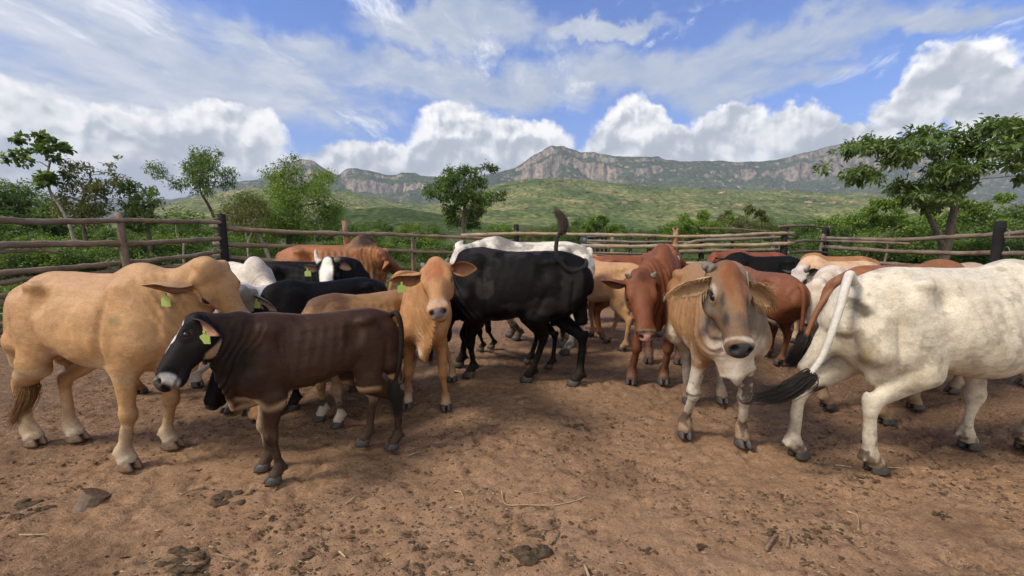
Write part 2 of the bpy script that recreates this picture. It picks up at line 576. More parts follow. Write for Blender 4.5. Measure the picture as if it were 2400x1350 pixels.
M2 = hill_mat('sunlit_bush', [(.34, (.055, .086, .030)), (.47, (.105, .140, .046)), (.58, (.20, .205, .080)), (.70, (.34, .27, .14))], (.36, .27, .17), .50, .11, .006)  # sunlight on the lower hills is put into these yellower, lighter greens
ridge('hills', MID, 420, 1500, [(0, 0), (.2, .10), (.55, .42), (.85, .86), (1, 1), (1.25, .75)], M2, 800, 170, 16, seed=21)
LOWR = [(-1600, 545), (600, 540), (720, 520), (790, 502), (850, 490), (930, 488), (1000, 497), (1060, 512), (1150, 530), (1400, 540), (4000, 545)]
M3 = hill_mat('dark_bush', [(.35, (.045, .072, .020)), (.6, (.075, .10, .03)), (.75, (.16, .11, .06))], (.25, .18, .12), 0, .14, .01)
ridge('hills', LOWR, 260, 620, [(0, 0), (.3, .2), (.7, .75), (1, 1), (1.25, .8)], M3, 400, 80, 4, seed=27)
# ================================================================ cattle: one implicit surface per animal
def v3(*a): return np.array(a, dtype=np.float32)


def nrm(v):
    v = np.asarray(v, dtype=np.float64); return (v / (np.linalg.norm(v) + 1e-12)).astype(np.float32)


def smin(a, b, k):
    h = np.maximum(k - np.abs(a - b), 0) / k
    return np.minimum(a, b) - h * h * k * .25


class Field:
    def __init__(s): s.pr = []
    def seg(s, a, b, ra, rb, up=(1, 0, 0), k=.035, sub=False):
        """tapered limb between two points; ra, rb = (half-height along up, half-width)"""
        a = v3(*a); b = v3(*b)
        if not isinstance(ra, tuple): ra = (ra, ra)
        if not isinstance(rb, tuple): rb = (rb, rb)
        t = b - a; L = float(np.linalg.norm(t)); t = t / L
        up = np.asarray(up, np.float32); up = up - t * np.dot(up, t); up = nrm(up)
        lat = np.cross(t, up)
        R = L / 2 + max(ra + rb)
        s.pr.append(('seg', (a + b) / 2, R, k, sub, (a, t, L, up, lat, ra, rb)))
    def ell(s, c, r, M=None, k=.035, sub=False):
        c = v3(*c)
        s.pr.append(('ell', c, max(r), k, sub, (c, np.array(r, np.float32), M)))
    def loft(s, o, M, st, k=.035, egg=0.0, n=2.0, sub=False, bend=0.0, cap=1.0):
        """st rows: x, zc, h, w in the frame (o, M rows = x,y,z axes)"""
        st = np.array(st, float)
        f = catmull(st, 8)
        f[:, 0] = np.maximum.accumulate(f[:, 0] + np.arange(len(f)) * 1e-6)
        xs = (st[0, 0] + st[-1, 0]) / 2
        c = o + M[0] * xs + M[2] * st[:, 1].mean()
        R = (st[-1, 0] - st[0, 0]) / 2 + st[:, 2].max() + .05
        s.pr.append(('loft', np.asarray(c, np.float32), R, k, sub, (o, M, f, egg, n, bend, cap)))
    def prim(s, kind, P, q):
        if kind == 'seg':
            a, t, L, up, lat, ra, rb = q
            d = P - a
            x = d @ t
            c = np.clip(x / L, 0, 1)
            e = x - c * L
            h = ra[0] + (rb[0] - ra[0]) * c; w_ = ra[1] + (rb[1] - ra[1]) * c
            u = d @ up; l = d @ lat
            m = np.minimum(h, w_)
            k0 = np.sqrt((u / h) ** 2 + (l / w_) ** 2 + (e / m) ** 2)
            k1 = np.sqrt((u / h ** 2) ** 2 + (l / w_ ** 2) ** 2 + (e / m ** 2) ** 2) + 1e-9
            return k0 * (k0 - 1) / k1
        if kind == 'ell':
            c, r, M = q
            d = P - c
            if M is not None: d = d @ M.T
            k0 = np.sqrt(((d / r) ** 2).sum(1)); k1 = np.sqrt(((d / (r * r)) ** 2).sum(1)) + 1e-9
            return k0 * (k0 - 1) / k1
        if kind == 'loft':
            o, M, f, egg, n, bend, cap = q
            d = P - o
            x = d @ M[0]; l = d @ M[1]; z = d @ M[2]
            if bend: l = l - bend * x * x
            xc = np.clip(x, f[0, 0], f[-1, 0])
            e = x - xc
            zc = np.interp(xc, f[:, 0], f[:, 1]); h = np.interp(xc, f[:, 0], f[:, 2]); w_ = np.interp(xc, f[:, 0], f[:, 3])
            u = z - zc
            ww = w_ * (1 - egg * np.clip(u / h, -1, 1))
            m = np.minimum(h, ww)
            au, al, ae_ = np.abs(u / h), np.abs(l / ww), np.abs(e / (m * cap))
            k0 = (au ** n + al ** n + ae_ ** n) ** (1 / n)
            ke = np.sqrt(au ** 2 + al ** 2 + ae_ ** 2) + 1e-9
            k1 = np.sqrt((u / h ** 2) ** 2 + (l / ww ** 2) ** 2 + (e / (m * cap) ** 2) ** 2) + 1e-9
            return (k0 - 1) * ke / k1
    def eval(s, P, lo=0, hi=None):
        P = np.asarray(P, np.float32)
        D = np.full(len(P), .5, np.float32)
        for kind, c, R, k, sub, q in s.pr[lo:hi]:
            rr = ((P - c) ** 2).sum(1)
            idx = np.nonzero(rr < (R + .12) ** 2)[0]
            if not len(idx): continue
            d = s.prim(kind, P[idx], q).astype(np.float32)
            if sub: D[idx] = -smin(-D[idx], d, k)
            else: D[idx] = smin(D[idx], d, k)
        return D
    def bounds(s):
        lo = np.min([c - R for _, c, R, _, sub, _ in s.pr if not sub], axis=0)
        hi = np.max([c + R for _, c, R, _, sub, _ in s.pr if not sub], axis=0)
        return lo, hi


def polygonize(F, step, lo, hi):
    cs = 4
    n = np.ceil((hi - lo) / (step * cs)).astype(int) + 1
    gx = [lo[i] + np.arange(n[i] + 1) * step * cs for i in range(3)]
    C = np.stack(np.meshgrid(*gx, indexing='ij'), -1).reshape(-1, 3)
    Dc = F.eval(C).reshape(n + 1)
    act = np.abs(Dc) < step * cs * 1.6 + .012
    a = np.zeros(n, bool)
    sg = Dc < 0
    for i in (0, 1):
        for j in (0, 1):
            for k in (0, 1):
                a |= act[i:n[0] + i, j:n[1] + j, k:n[2] + k]
    N = n * cs + 1
    D = np.repeat(np.repeat(np.repeat(Dc[:-1, :-1, :-1], cs, 0), cs, 1), cs, 2)
    D = np.pad(D, ((0, 1), (0, 1), (0, 1)), constant_values=.5)
    bl = np.argwhere(a) * cs
    off = np.stack(np.meshgrid(*[np.arange(cs + 1)] * 3, indexing='ij'), -1).reshape(-1, 3)
    pts = (bl[:, None, :] + off[None]).reshape(-1, 3)
    flat = np.unique((pts[:, 0] * N[1] + pts[:, 1]) * N[2] + pts[:, 2])
    ix = np.stack(np.unravel_index(flat, N), -1)
    D[ix[:, 0], ix[:, 1], ix[:, 2]] = F.eval(lo + ix * step)
    # surface nets
    S = D < 0
    cnt = np.zeros(N - 1, np.int8)
    for i in (0, 1):
        for j in (0, 1):
            for k in (0, 1):
                cnt += S[i:N[0] - 1 + i, j:N[1] - 1 + j, k:N[2] - 1 + k]
    cell = np.argwhere((cnt > 0) & (cnt < 8))
    vid = np.full(N - 1, -1, np.int32)
    vid[cell[:, 0], cell[:, 1], cell[:, 2]] = np.arange(len(cell))
    corner = np.array([(i, j, k) for i in (0, 1) for j in (0, 1) for k in (0, 1)])
    vals = np.stack([D[cell[:, 0] + c[0], cell[:, 1] + c[1], cell[:, 2] + c[2]] for c in corner], 1)
    acc = np.zeros((len(cell), 3)); num = np.zeros(len(cell))
    for p in range(8):
        for q in range(p + 1, 8):
            if np.abs(corner[p] - corner[q]).sum() != 1: continue
            cr = (vals[:, p] < 0) != (vals[:, q] < 0)
            t = vals[:, p] / (vals[:, p] - vals[:, q] + 1e-12)
            pos = corner[p] + t[:, None] * (corner[q] - corner[p])
            acc += np.where(cr[:, None], pos, 0); num += cr
    V = lo + (cell + acc / num[:, None]) * step
    quads = []
    for ax in range(3):
        o1, o2 = [(1, 2), (2, 0), (0, 1)][ax]
        A = S.copy()
        sl0 = [slice(1, -1)] * 3; sl0[ax] = slice(0, -1)
        sl1 = [slice(1, -1)] * 3; sl1[ax] = slice(1, None)
        df = S[tuple(sl0)] != S[tuple(sl1)]
        e = np.argwhere(df)
        base = e + 1; base[:, ax] -= 1
        d1 = np.zeros(3, int); d1[o1] = 1
        d2 = np.zeros(3, int); d2[o2] = 1
        def g(c): return vid[c[:, 0], c[:, 1], c[:, 2]]
        q = np.stack([g(base - d1 - d2), g(base - d2), g(base), g(base - d1)], 1)
        flip = ~S[base[:, 0], base[:, 1], base[:, 2]]
        q[flip] = q[flip][:, ::-1]
        quads.append(q[(q >= 0).all(1)])
    Q = np.concatenate(quads)
    # relax a little
    for it in range(2):
        s_ = np.zeros_like(V); c_ = np.zeros(len(V))
        for i in range(4):
            np.add.at(s_, Q[:, i], V[Q[:, (i + 1) % 4]]); np.add.at(s_, Q[:, i], V[Q[:, (i + 3) % 4]]); np.add.at(c_, Q[:, i], 2)
        V = V * .5 + .5 * s_ / np.maximum(c_, 1)[:, None]
    return V, Q


def vnormals(V, Q):
    n = np.cross(V[Q[:, 2]] - V[Q[:, 0]], V[Q[:, 3]] - V[Q[:, 1]])
    N = np.zeros_like(V)
    for i in range(4): np.add.at(N, Q[:, i], n)
    return N / (np.linalg.norm(N, axis=1)[:, None] + 1e-12)


# ---- materials of the cattle
def hide_mat():
    m, n, b = new_mat('hide')
    at = n.n.new('ShaderNodeAttribute'); at.attribute_name = 'coat'
    tc = n.n.new('ShaderNodeTexCoord')
    o = tc.outputs['Object']
    hair = n.noise(n.vmath('MULTIPLY', o, (60, 240, 200)), 1.0, 4, .6)
    mott = n.noise(o, 7, 6, .6)
    fine = n.noise(o, 70, 3, .7)
    f = n.math('ADD', n.math('MULTIPLY', n.math('SUBTRACT', mott, .5), .9), n.math('MULTIPLY', n.math('SUBTRACT', fine, .5), .4))
    strk = n.noise(n.vmath('MULTIPLY', o, (11, 46, 30)), 1.0, 5, .68, .3)
    f = n.math('ADD', f, n.math('MULTIPLY', n.math('SUBTRACT', hair, .5), .8))
    f = n.math('ADD', f, n.math('MULTIPLY', n.math('SUBTRACT', strk, .5), .6))
    f = n.math('MAXIMUM', f, -.75)
    lum = n.maprange(n.sep(at.outputs['Color'])[0], .0, .06, .15, 1)
    k = n.math('ADD', 1.0, f)
    c = n.vmath('MULTIPLY', at.outputs['Color'], n.comb(k, k, k))
    oz = n.sep(o)[2]
    du = n.math('ADD', n.maprange(oz, .62, .05, 0, .34), n.noise(o, 6, 6, .7))
    dust = n.maprange(du, .64, .84, 0, .42, True)
    dust = n.math('MULTIPLY', dust, lum)
    c = n.mix(dust, c, (.17, .115, .075))
    sm = n.maprange(n.noise(n.vmath('ADD', o, (3.1, 1.7, 9.2)), 3.2, 7, .72), .60, .70, 0, .22, True)
    sm = n.math('MULTIPLY', sm, lum)
    c = n.mix(sm, c, (.13, .10, .065))
    n.put(b.inputs['Base Color'], c)
    b.inputs['Roughness'].default_value = .54
    n.put(b.inputs['Specular IOR Level'], n.math('MULTIPLY', lum, .22))
    b.inputs['Sheen Weight'].default_value = 0
    b.inputs['Sheen Roughness'].default_value = .5
    h = n.math('ADD', n.math('MULTIPLY', hair, .5), n.math('MULTIPLY', strk, .9))
    n.put(b.inputs['Normal'], n.bump(h, .55, .008))
    return m


def plain(name, c, rough=.5, spec=.5, var=.25, scale=30, bump=.0):
    m, n, b = new_mat(name)
    tc = n.n.new('ShaderNodeTexCoord')
    f = n.noise(tc.outputs['Object'], scale, 4, .6)
    k = n.maprange(f, .3, .7, 1 - var, 1 + var)
    n.put(b.inputs['Base Color'], n.vmath('MULTIPLY', n.comb(*c), n.comb(k, k, k)))
    b.inputs['Roughness'].default_value = rough
    b.inputs['Specular IOR Level'].default_value = spec
    if bump: n.put(b.inputs['Normal'], n.bump(f, .6, bump))
    return m


HIDE = hide_mat()
EYEM = plain('eye_dark', (.010, .008, .007), .28, .35, .1)
HOOFD = plain('hoof_grey', (.055, .048, .043), .55, .4, .35, 60, .004)
HOOFB = plain('hoof_brown', (.15, .095, .062), .55, .4, .35, 60, .004)
HORNM = plain('horn_grey', (.14, .12, .10), .6, .4, .4, 50, .006)
HORNW = plain('horn_pale', (.55, .50, .42), .5, .4, .3, 50, .004)
TAGM = plain('tag_plastic', (.33, .42, .11), .45, .5, .1)
HAIRB = plain('tail_hair_black', (.022, .018, .016), .6, .3, .4, 80)
HAIRT = plain('tail_hair_tan', (.20, .11, .05), .7, .2, .4, 80)
FRM = plain('ear_fringe', (.40, .25, .13), .8, .1, .4, 60)
ROPEM = plain('rope_fibre', (.35, .27, .18), .9, .1, .3, 200)

BLACK = (.0075, .007, .0073)
TAN = (.50, .275, .125)
RUST = (.24, .085, .032)
WHITE = (.62, .56, .47)


def ear_mesh(base, d, n, L, W, droop=.25, res=14):
    """leaf-shaped cupped ear with thickness; n = the way the opening looks"""
    d = nrm(d); n = nrm(np.asarray(n) - d * np.dot(n, d)); c = np.cross(n, d)
    m = 9
    F_, B_ = [], []
    for i in range(res + 1):
        u = i / res
        wv = W * (.30 + .80 * math.sin(math.pi * (u * .93) ** .85)) * (1 if u < .42 else max(.02, (1 - ((u - .42) / .58) ** 2)) ** .62)
        cup = .95 * (1 - u) ** 1.2 + .22
        for j in range(m):
            v = j / (m - 1) * 2 - 1
            p = base + d * (u * L) + c * (v * wv * (1 - .35 * cup * abs(v))) + n * ((v * v) * wv * cup - droop * L * u * u * .5) - np.array([0, 0, 0])
            F_.append(p)
            B_.append(p - n * (.035 * L * (1 - .6 * u) * (1 - .75 * abs(v) ** 3) + .004))
    V = np.array(F_ + B_)
    nn = (res + 1) * m
    q = []
    for i in range(res):
        for j in range(m - 1):
            a = i * m + j
            q.append((a, a + 1, a + m + 1, a + m)); q.append((nn + a, nn + a + m, nn + a + m + 1, nn + a + 1))
    for i in range(res):
        a = i * m; q.append((a, a + m, nn + a + m, nn + a)); a = i * m + m - 1; q.append((a, nn + a, nn + a + m, a + m))
    for j in range(m - 1):
        a = res * m + j; q.append((a, a + 1, nn + a + 1, nn + a))
    inner = np.zeros(len(V)); inner[:nn] = 1
    uu = np.tile(np.repeat(np.arange(res + 1) / res, m), 2)
    vv = np.tile(np.tile(np.linspace(-1, 1, m), res + 1), 2)
    return V, np.array(q), inner, uu, vv


def hoof_mesh(s=1.0):
    """two claws, toe along +x, base on z = 0"""
    mb = MB()
    for sy in (-1, 1):
        rings = []
        for z, grow, back in ((0, 1.0, 0), (.012, 1.0, 0), (.030, .90, .004), (.050, .74, .012), (.058, .5, .016)):
            r = []
            for k in range(12):
                a = k / 12 * 2 * math.pi
                x = math.cos(a); y = math.sin(a)
                px = (.050 * x if x > 0 else .036 * x) * grow + .004 - back * .8
                wy = .0215 * (1 - .42 * max(0, x) ** 2)
                py = y * wy * grow + sy * .0225 - sy * max(0, x) * .004
                r.append((px, py, z))
            rings.append(r)
        V = np.array(rings).reshape(-1, 3)
        q = []; t = []
        for i in range(4):
            for k in range(12): q.append((i * 12 + k, i * 12 + (k + 1) % 12, i * 12 + 12 + (k + 1) % 12, i * 12 + 12 + k))
        V = np.concatenate([V, [[.004, sy * .022, .062], [.004, sy * .022, 0]]])
        for k in range(12): t.append((48 + k, 48 + (k + 1) % 12, 60)); t.append(((k + 1) % 12, k, 61))
        mb.add(V * s, q, t)
    return mb


def switch_mesh(path, n, spread, th, seed, curl=1.0):
    """brush of hair strands along a path"""
    rng = np.random.default_rng(seed)
    p = catmull(path, 8)
    mb = MB()
    for i in range(n):
        o = rng.normal(size=3) * spread
        ph = rng.random() * 6; fr = rng.random() * 3 + 2
        m = len(p); t0 = rng.random() * .45; t1 = .62 + rng.random() * .38
        a = int(t0 * m); b = max(a + 4, int(t1 * m))
        seg = p[a:b:2]
        if len(seg) < 3: continue
        u = np.linspace(t0, t1, len(seg))
        env = np.sin(np.pi * np.clip(u * .8 + .1, 0, 1)) ** .8 * .8 + u * .5
        pp = seg + o[None] * env[:, None] + (np.sin(u * fr * 3 + ph) * spread * .5 * curl)[:, None] * nrm(rng.normal(size=3))
        rr = th * (1 - ((u - t0) / (t1 - t0)) ** 2 * .85)
        V, q, t = tube(pp, rr, 3, False)
        mb.add(V, q)
    return mb


def smooth01(x): x = np.clip(x, 0, 1); return x * x * (3 - 2 * x)


def make_cow(name, label, H, hooves=None, root=None, head=None, face=None, hl=.385, res=.012, coat=TAN, paint=(),
             belly=.50, length=1.0, girth=1.0, hump=.3, ears=('std', 'std'), earcol=None, inear=None, horns=None, hoofm=None,
             legw=1.0, tail=None, tailhair=None, switch=True, tags=(), dewlap=.6, neckw=1.0, kneebend=None, facesh=1.0, cat='cow',
             group='cattle standing in the corral', collar=False, bend=0.0, muzc=(.05, .045, .045), wr=1.0, thin=0.0, backz=0.0, eyes=1.0,
             tip=False, tail_end=None, fringe=False, pad=1.0, toff=.03, swsp=.75, tag_at=(), ndip=0.0):
    """hooves: four image points (left hind, right hind, left front, right front), any may be None;
       root: (X, Y, heading degrees) when the hooves are hidden"""
    hv = None
    if hooves is not None:
        hv = [None if p is None else G(*p) for p in hooves]
    if root is None:
        hm = np.mean([p for p in hv[:2] if p is not None], axis=0); fm = np.mean([p for p in hv[2:] if p is not None], axis=0)
        ang = math.atan2(fm[1] - hm[1], fm[0] - hm[0])
        mid = (hm + fm) / 2
        c_ = math.cos(ang), math.sin(ang)
        X, Y = mid[0] + .03 * H * c_[0], mid[1] + .03 * H * c_[1]
    else:
        X, Y, ang = root[0], root[1], math.radians(root[2])
    ca, sa = math.cos(ang), math.sin(ang)
    R = np.array([[ca, sa, 0], [-sa, ca, 0], [0, 0, 1]])     # rows: world -> local
    def loc(p): return (R @ (np.asarray(p) - [X, Y, 0])) / H
    def locd(d): return R @ np.asarray(d, float)
    rng = np.random.default_rng(abs(hash(label)) % 1000 if False else sum(map(ord, label)) % 997)
    foot = []
    for i, (fx, sy) in enumerate(((-.39 * length, 1), (-.39 * length, -1), (.36 * length, 1), (.36 * length, -1))):
        if hv is not None and hv[i] is not None:
            q = loc(hv[i]); foot.append((float(q[0]), float(q[1])))
        else:
            foot.append((fx + rng.uniform(-.05, .05), sy * .115 + rng.uniform(-.015, .015)))
    F = Field()
    bz = belly
    L = length
    g = girth
    E3 = np.eye(3, dtype=np.float32)
    top = np.array([.845, .91, .955, .965, .955, .945, .95, .96, .935, .86]) + backz * np.array([0, 0, 0, 0, 1, 1.5, 1, 0, 0, 0])
    bot = np.array([.66, bz + .10, bz + .00, bz + .035, bz + .02, bz - .015, bz - .025, bz - .005, bz + .03, .60])
    wid = np.array([.095, .145, .170, .178, .205, .215, .20, .165, .135, .085]) * g * .885
    xs = np.array([-.545, -.49, -.38, -.26, -.11, .04, .18, .31, .42, .50]) * L
    st = [(x, (a + b) / 2, (a - b) / 2, ww) for x, a, b, ww in zip(xs, top, bot, wid)]
    F.loft(np.zeros(3), np.eye(3), st, k=.05, egg=.22, n=2.25, bend=bend, cap=.42)
    def by(x): return bend * x * x
    # spine, hips, pins
    F.seg((-.50 * L, by(-.5), .885), (.25 * L, by(.25), .935 + backz), (.03, .022), (.03, .022), up=(0, 0, 1), k=.06)
    for sy in (-1, 1):
        F.ell((-.30 * L, by(-.3) + sy * .118 * g, .90), (.045, .026, .026), k=.045)
        F.seg((.25 * L, by(.25) + sy * .085 * g, .88), (.365 * L, by(.36) + sy * .135 * g, .66), .018, .022, up=(1, 0, 0), k=.045)
        F.ell((-.495 * L, by(-.5) + sy * .065, .835), (.035, .026, .03), k=.05)
    # hump, withers
    F.ell((.31 * L, by(.3), .93 + .02 * hump), (.13, .06, .04 + .12 * hump), k=.08)
    F.ell((.35 * L, by(.35), .64), (.12, .112 * g, .125), k=.07)
    # ---- head frame
    hlw = hl
    if head is None:
        poll = np.array([.72 * L, 0, .98]); hx = nrm((.6, 0, -.8)); hint = np.array([.8, 0, .6])
    elif isinstance(head, dict):
        poll = np.array(head['poll']); hx = nrm(head['dir']); hint = np.array(head.get('hint', (hx[0], hx[1], 1.2)))
    else:
        (px, py, PY), (mx, my), sgn = head
        Pw = At(px, py, PY)
        rd = ray(mx, my); O = np.array([0, 0, CAMH])
        # the point on the muzzle's sight line one head length away
        rd = rd / np.linalg.norm(rd); w_ = O - Pw; Lh = hlw * H * .97
        bq = 2 * np.dot(rd, w_); cq = np.dot(w_, w_) - Lh ** 2; disc = bq * bq - 4 * cq
        t = (-bq + sgn * math.sqrt(max(disc, 0))) / 2
        Mw = O + rd * t
        poll = loc(Pw); hx = nrm(locd(Mw - Pw)); hint = None
    if face is not None: hint = locd(np.array(face, float))
    if hint is None: hint = np.array([hx[0], hx[1], 1.0])
    hz = nrm(hint - hx * np.dot(hint, hx)); hy = nrm(np.cross(hz, hx))
    HM = np.stack([hx, hy, hz]).astype(np.float32)
    def hp(x, y, z): return poll + (HM[0] * x + HM[1] * y * fw + HM[2] * z) * hlw
    fw = facesh
    # ---- neck
    occ = poll + (HM[0] * .10 - HM[2] * .22) * hlw
    thr = poll + (HM[0] * .26 - HM[2] * .34) * hlw
    n0 = np.array([.30 * L, by(.3), .80]); n1 = occ
    nm = (n0 * .45 + n1 * .55) + np.array([0, 0, .015 - ndip])
    F.seg(n0, nm, (.15, .088 * neckw), (.118, .062 * neckw), up=(0, 0, 1), k=.06)
    F.seg(nm, n1, (.118, .062 * neckw), (.085, .052 * neckw), up=(0, 0, 1), k=.05)
    nb0 = np.array([.42 * L, by(.4), .64]); nb1 = thr
    nbm = nb0 * .5 + nb1 * .5
    F.seg(nb0, nbm, (.11, .078), (.08, .046), up=(0, 0, 1), k=.06)
    F.seg(nbm, nb1, (.08, .046), (.045, .040), up=(0, 0, 1), k=.05)
    nd0 = F.pr.__len__()
    if dewlap > 0:
        dd = dewlap
        a = np.array([.485 * L, by(.48), .53 - .04 * dd]); b = nbm + np.array([.015, 0, -.085 * dd - .02]); c = thr + np.array([0, 0, -.035 * dd])
        F.seg(np.array([.36 * L, by(.36), .50]), a, (.05, .035), (.05 + .02 * dd, .022), up=(0, 0, 1), k=.045)
        F.seg(a, b, (.055 + .03 * dd, .020), (.06 + .02 * dd, .015), up=(0, 0, 1), k=.04)
        F.seg(b, c, (.06 + .01 * dd, .015), (.03, .014), up=(0, 0, 1), k=.035)
    # ---- legs
    fetz = .085
    for i, (fx, fy) in enumerate(foot):
        sy = 1 if i % 2 == 0 else -1
        front = i > 1
        lw = legw * .80
        if front:
            sx = .345 * L
            yb = by(sx / L)
            dx = fx - sx
            el = np.array([sx - .045 + .25 * dx, yb + sy * .105, .51])
            sh = np.array([.395 * L, yb + sy * .105 * g, .63])
            kb = 0.0 if kneebend is None else kneebend.get(i, 0)
            kn = np.array([el[0] * .42 + fx * .58 + .022 + kb, el[1] * .42 + fy * .58, .285])
            fe = np.array([fx - .018, fy, fetz])
            F.seg((.29 * L, yb + sy * .085, .90), sh, (.055, .035), (.075, .045 * g), up=(1, 0, 0), k=.05)
            F.seg(sh, el, (.080, .044), (.068, .044), up=(1, 0, 0), k=.045)
            F.seg(el, kn + [0, 0, .03], (.080 * lw, .060 * lw), (.041 * lw, .038 * lw), up=(1, 0, 0), k=.035)
            F.ell(kn, (.050 * lw, .047 * lw, .050), k=.018)
            F.seg(kn - [.004, 0, .03], fe, (.032 * lw, .028 * lw), (.030 * lw, .028 * lw), up=(1, 0, 0), k=.015)
        else:
            sx = -.39 * L
            yb = by(sx / L)
            dx = fx - sx
            stf = np.array([-.255 * L + .35 * dx, yb + sy * .135 * g, .50 + .02 * (dx > .1)])
            hk = np.array([fx * .82 + sx * .18 - .055, fy * .8 + (yb + sy * .10) * .2, .335])
            fe = np.array([fx - .026, fy, fetz])
            F.seg((-.34 * L, yb + sy * .085 * g, .80), stf, (.150, .060 * g), (.078, .044), up=(1, 0, 0), k=.05)
            hm1 = np.array([-.455 * L + .25 * dx, yb + sy * .095, .60]); hm2 = hk + [.012, 0, .13]
            F.seg((-.475 * L, yb + sy * .070, .79), hm1, (.050, .040), (.060, .046), up=(1, 0, 0), k=.05)
            F.seg(hm1, hm2, (.062, .048), (.042, .030), up=(1, 0, 0), k=.04)
            F.seg(stf + [.0, -sy * .01, 0], hk + [.008, 0, .02], (.100 * lw, .056 * lw), (.052 * lw, .038 * lw), up=(1, 0, 0), k=.04)
            F.ell(hk, (.044 * lw, .036 * lw, .052), k=.025)
            F.ell(hk + [-.030, 0, .034], (.017, .014, .034), k=.018)
            F.seg(hk - [.0, 0, .02], fe, (.037 * lw, .031 * lw), (.032 * lw, .030 * lw), up=(1, 0, 0), k=.02)
        F.ell(fe, (.040 * lw, .039 * lw, .036), k=.02)
        F.ell(fe + [-.036, .012, -.012], (.012, .010, .012), k=.008)
        F.ell(fe + [-.036, -.012, -.012], (.012, .010, .012), k=.008)
        F.seg(fe, (fx + .006, fy, .045), (.032 * lw, .034 * lw), (.037, .041), up=(1, 0, 0), k=.02)
    nbody = len(F.pr)
    # ---- head
    hs = [(-.03, -.15, .10, .12), (.10, -.19, .185, .20), (.24, -.225, .225, .222), (.38, -.225, .225, .205), (.55, -.20, .185, .150),
          (.72, -.175, .15, .125), (.86, -.16, .135, .132), (.94, -.165, .115, .130)]
    hs = [(a, b, c, d_ * fw) for a, b, c, d_ in hs]
    F.loft(poll, HM, [tuple(q * hlw for q in r) for r in hs], k=.03, egg=-.22, n=2.3)
    def hell(c, r, k=.02, sub=False): F.ell(hp(*c), tuple(q * hlw for q in r), HM, k=k * hlw / .385, sub=sub)
    hell((.03, 0, -.04), (.12, .12 * fw, .07), .03)
    hell((.93, 0, -.15), (.080, .138, .105), .02)
    hell((.86, 0, -.30), (.12, .085, .05), .02)
    hell((.55, 0, -.04), (.28, .07, .045), .03)
    for sy in (-1, 1):
        hell((.33, sy * .13, -.31), (.17, .065, .13), .03)
        hell((.30, sy * .175, -.085), (.10, .055, .055), .022)
        hell((.375, sy * .195, -.135), (.070, .035, .060), .02)
        hell((.375, sy * .235, -.130), (.050, .045, .033), .010, True)
        hell((.09, sy * .19, -.13), (.07, .07, .07), .03)
        hell((1.0, sy * .085, -.10), (.055, .038, .034), .012, True)
        hell((.90, sy * .12, -.10), (.05, .02, .04), .02)
    F.seg(hp(.80, -.13, -.262), hp(1.0, -.13, -.262), (.006, .006), (.006, .006), k=.006, sub=True)
    F.seg(hp(.80, .13, -.262), hp(1.0, .13, -.262), (.006, .006), (.006, .006), k=.006, sub=True)
    F.seg(hp(1.0, -.12, -.262), hp(1.0, .12, -.262), (.007, .006), (.007, .006), k=.006, sub=True)
    lo, hi = F.bounds()
    lo = np.maximum(lo, [-9, -9, .035]) - .02; hi = hi + .02
    lo[2] = max(lo[2], .03)
    V, Q = polygonize(F, res / H, lo.astype(float), hi.astype(float))
    N = vnormals(V, Q)
    dh = F.eval(V, nbody, None)
    ishead = dh < .012
    VH = ((V - poll) @ HM.T) / hlw
    ishead &= VH[:, 0] > -.15
    # ---- skin folds on the neck, ribs, hollows
    ndir = n1 - n0; ln = np.linalg.norm(ndir); ndir = ndir / ln
    sn = ((V - n0) @ ndir) / ln
    inn = smooth01((sn - .15) / .25) * smooth01((1.05 - sn) / .2) * (~ishead) * (V[:, 2] > .5)
    nz1 = fbm(V, 9, 2, 3)
    V = V + N * (np.sin(sn * 62 * ln / .35 + nz1 * 7) * .0050 * wr * inn * smooth01((.80 - V[:, 2] + .15) / .2 + .35))[:, None]
    rib = smooth01((V[:, 0] / L + .22) / .08) * smooth01((.24 - V[:, 0] / L) / .08) * smooth01((V[:, 2] - .58) / .1) * smooth01((.93 - V[:, 2]) / .06) * (np.abs(V[:, 1] - bend * V[:, 0] ** 2) > .07)
    V = V + N * (np.sin((V[:, 0] + .25 * V[:, 2]) * 2 * math.pi / .062) * .0034 * (thin + .42) * rib)[:, None]
    V = V + N * ((fbm(V, 6, 5, 11, .58) - .5) * .020 * (~ishead))[:, None]
    fl = smooth01(1 - np.hypot((V[:, 0] / L + .21) / .09, (V[:, 2] - .83) / .09)) * (np.abs(V[:, 1]) > .05)
    V = V - N * (fl * .034 * (1 + thin * .6))[:, None]
    yy = np.abs(V[:, 1] - bend * V[:, 0] ** 2)
    sc = np.exp(-((V[:, 0] / L - .215 - .10 * (V[:, 2] - .65)) / .022) ** 2) * smooth01((V[:, 2] - .50) / .1) * smooth01((.92 - V[:, 2]) / .08) * (yy > .07) * (~ishead)
    th_ = np.exp(-((V[:, 0] / L + .425 - .12 * (.7 - V[:, 2])) / .016) ** 2) * smooth01((V[:, 2] - .48) / .08) * smooth01((.80 - V[:, 2]) / .08) * (yy > .05)
    fk = np.exp(-((V[:, 0] / L + .165 + .55 * (V[:, 2] - .56)) / .025) ** 2) * smooth01((V[:, 2] - .50) / .06) * smooth01((.74 - V[:, 2]) / .1) * (yy > .08)
    loin = np.exp(-((V[:, 2] - .865 + .0) / .022) ** 2) * smooth01((V[:, 0] / L + .28) / .06) * smooth01((.16 - V[:, 0] / L) / .1) * (yy > .08)
    V = V - N * (sc * .012 + th_ * .010 + fk * .009 + loin * .005)[:, None]
    # ---- colours
    nzA = fbm(V, 9, 4, 5) - .5; nzB = fbm(V, 30, 3, 8) - .5
    C = np.tile(np.array(coat, float), (len(V), 1))
    def blendto(C, m, c):
        return C * (1 - m[:, None]) + np.array(c)[None] * m[:, None]
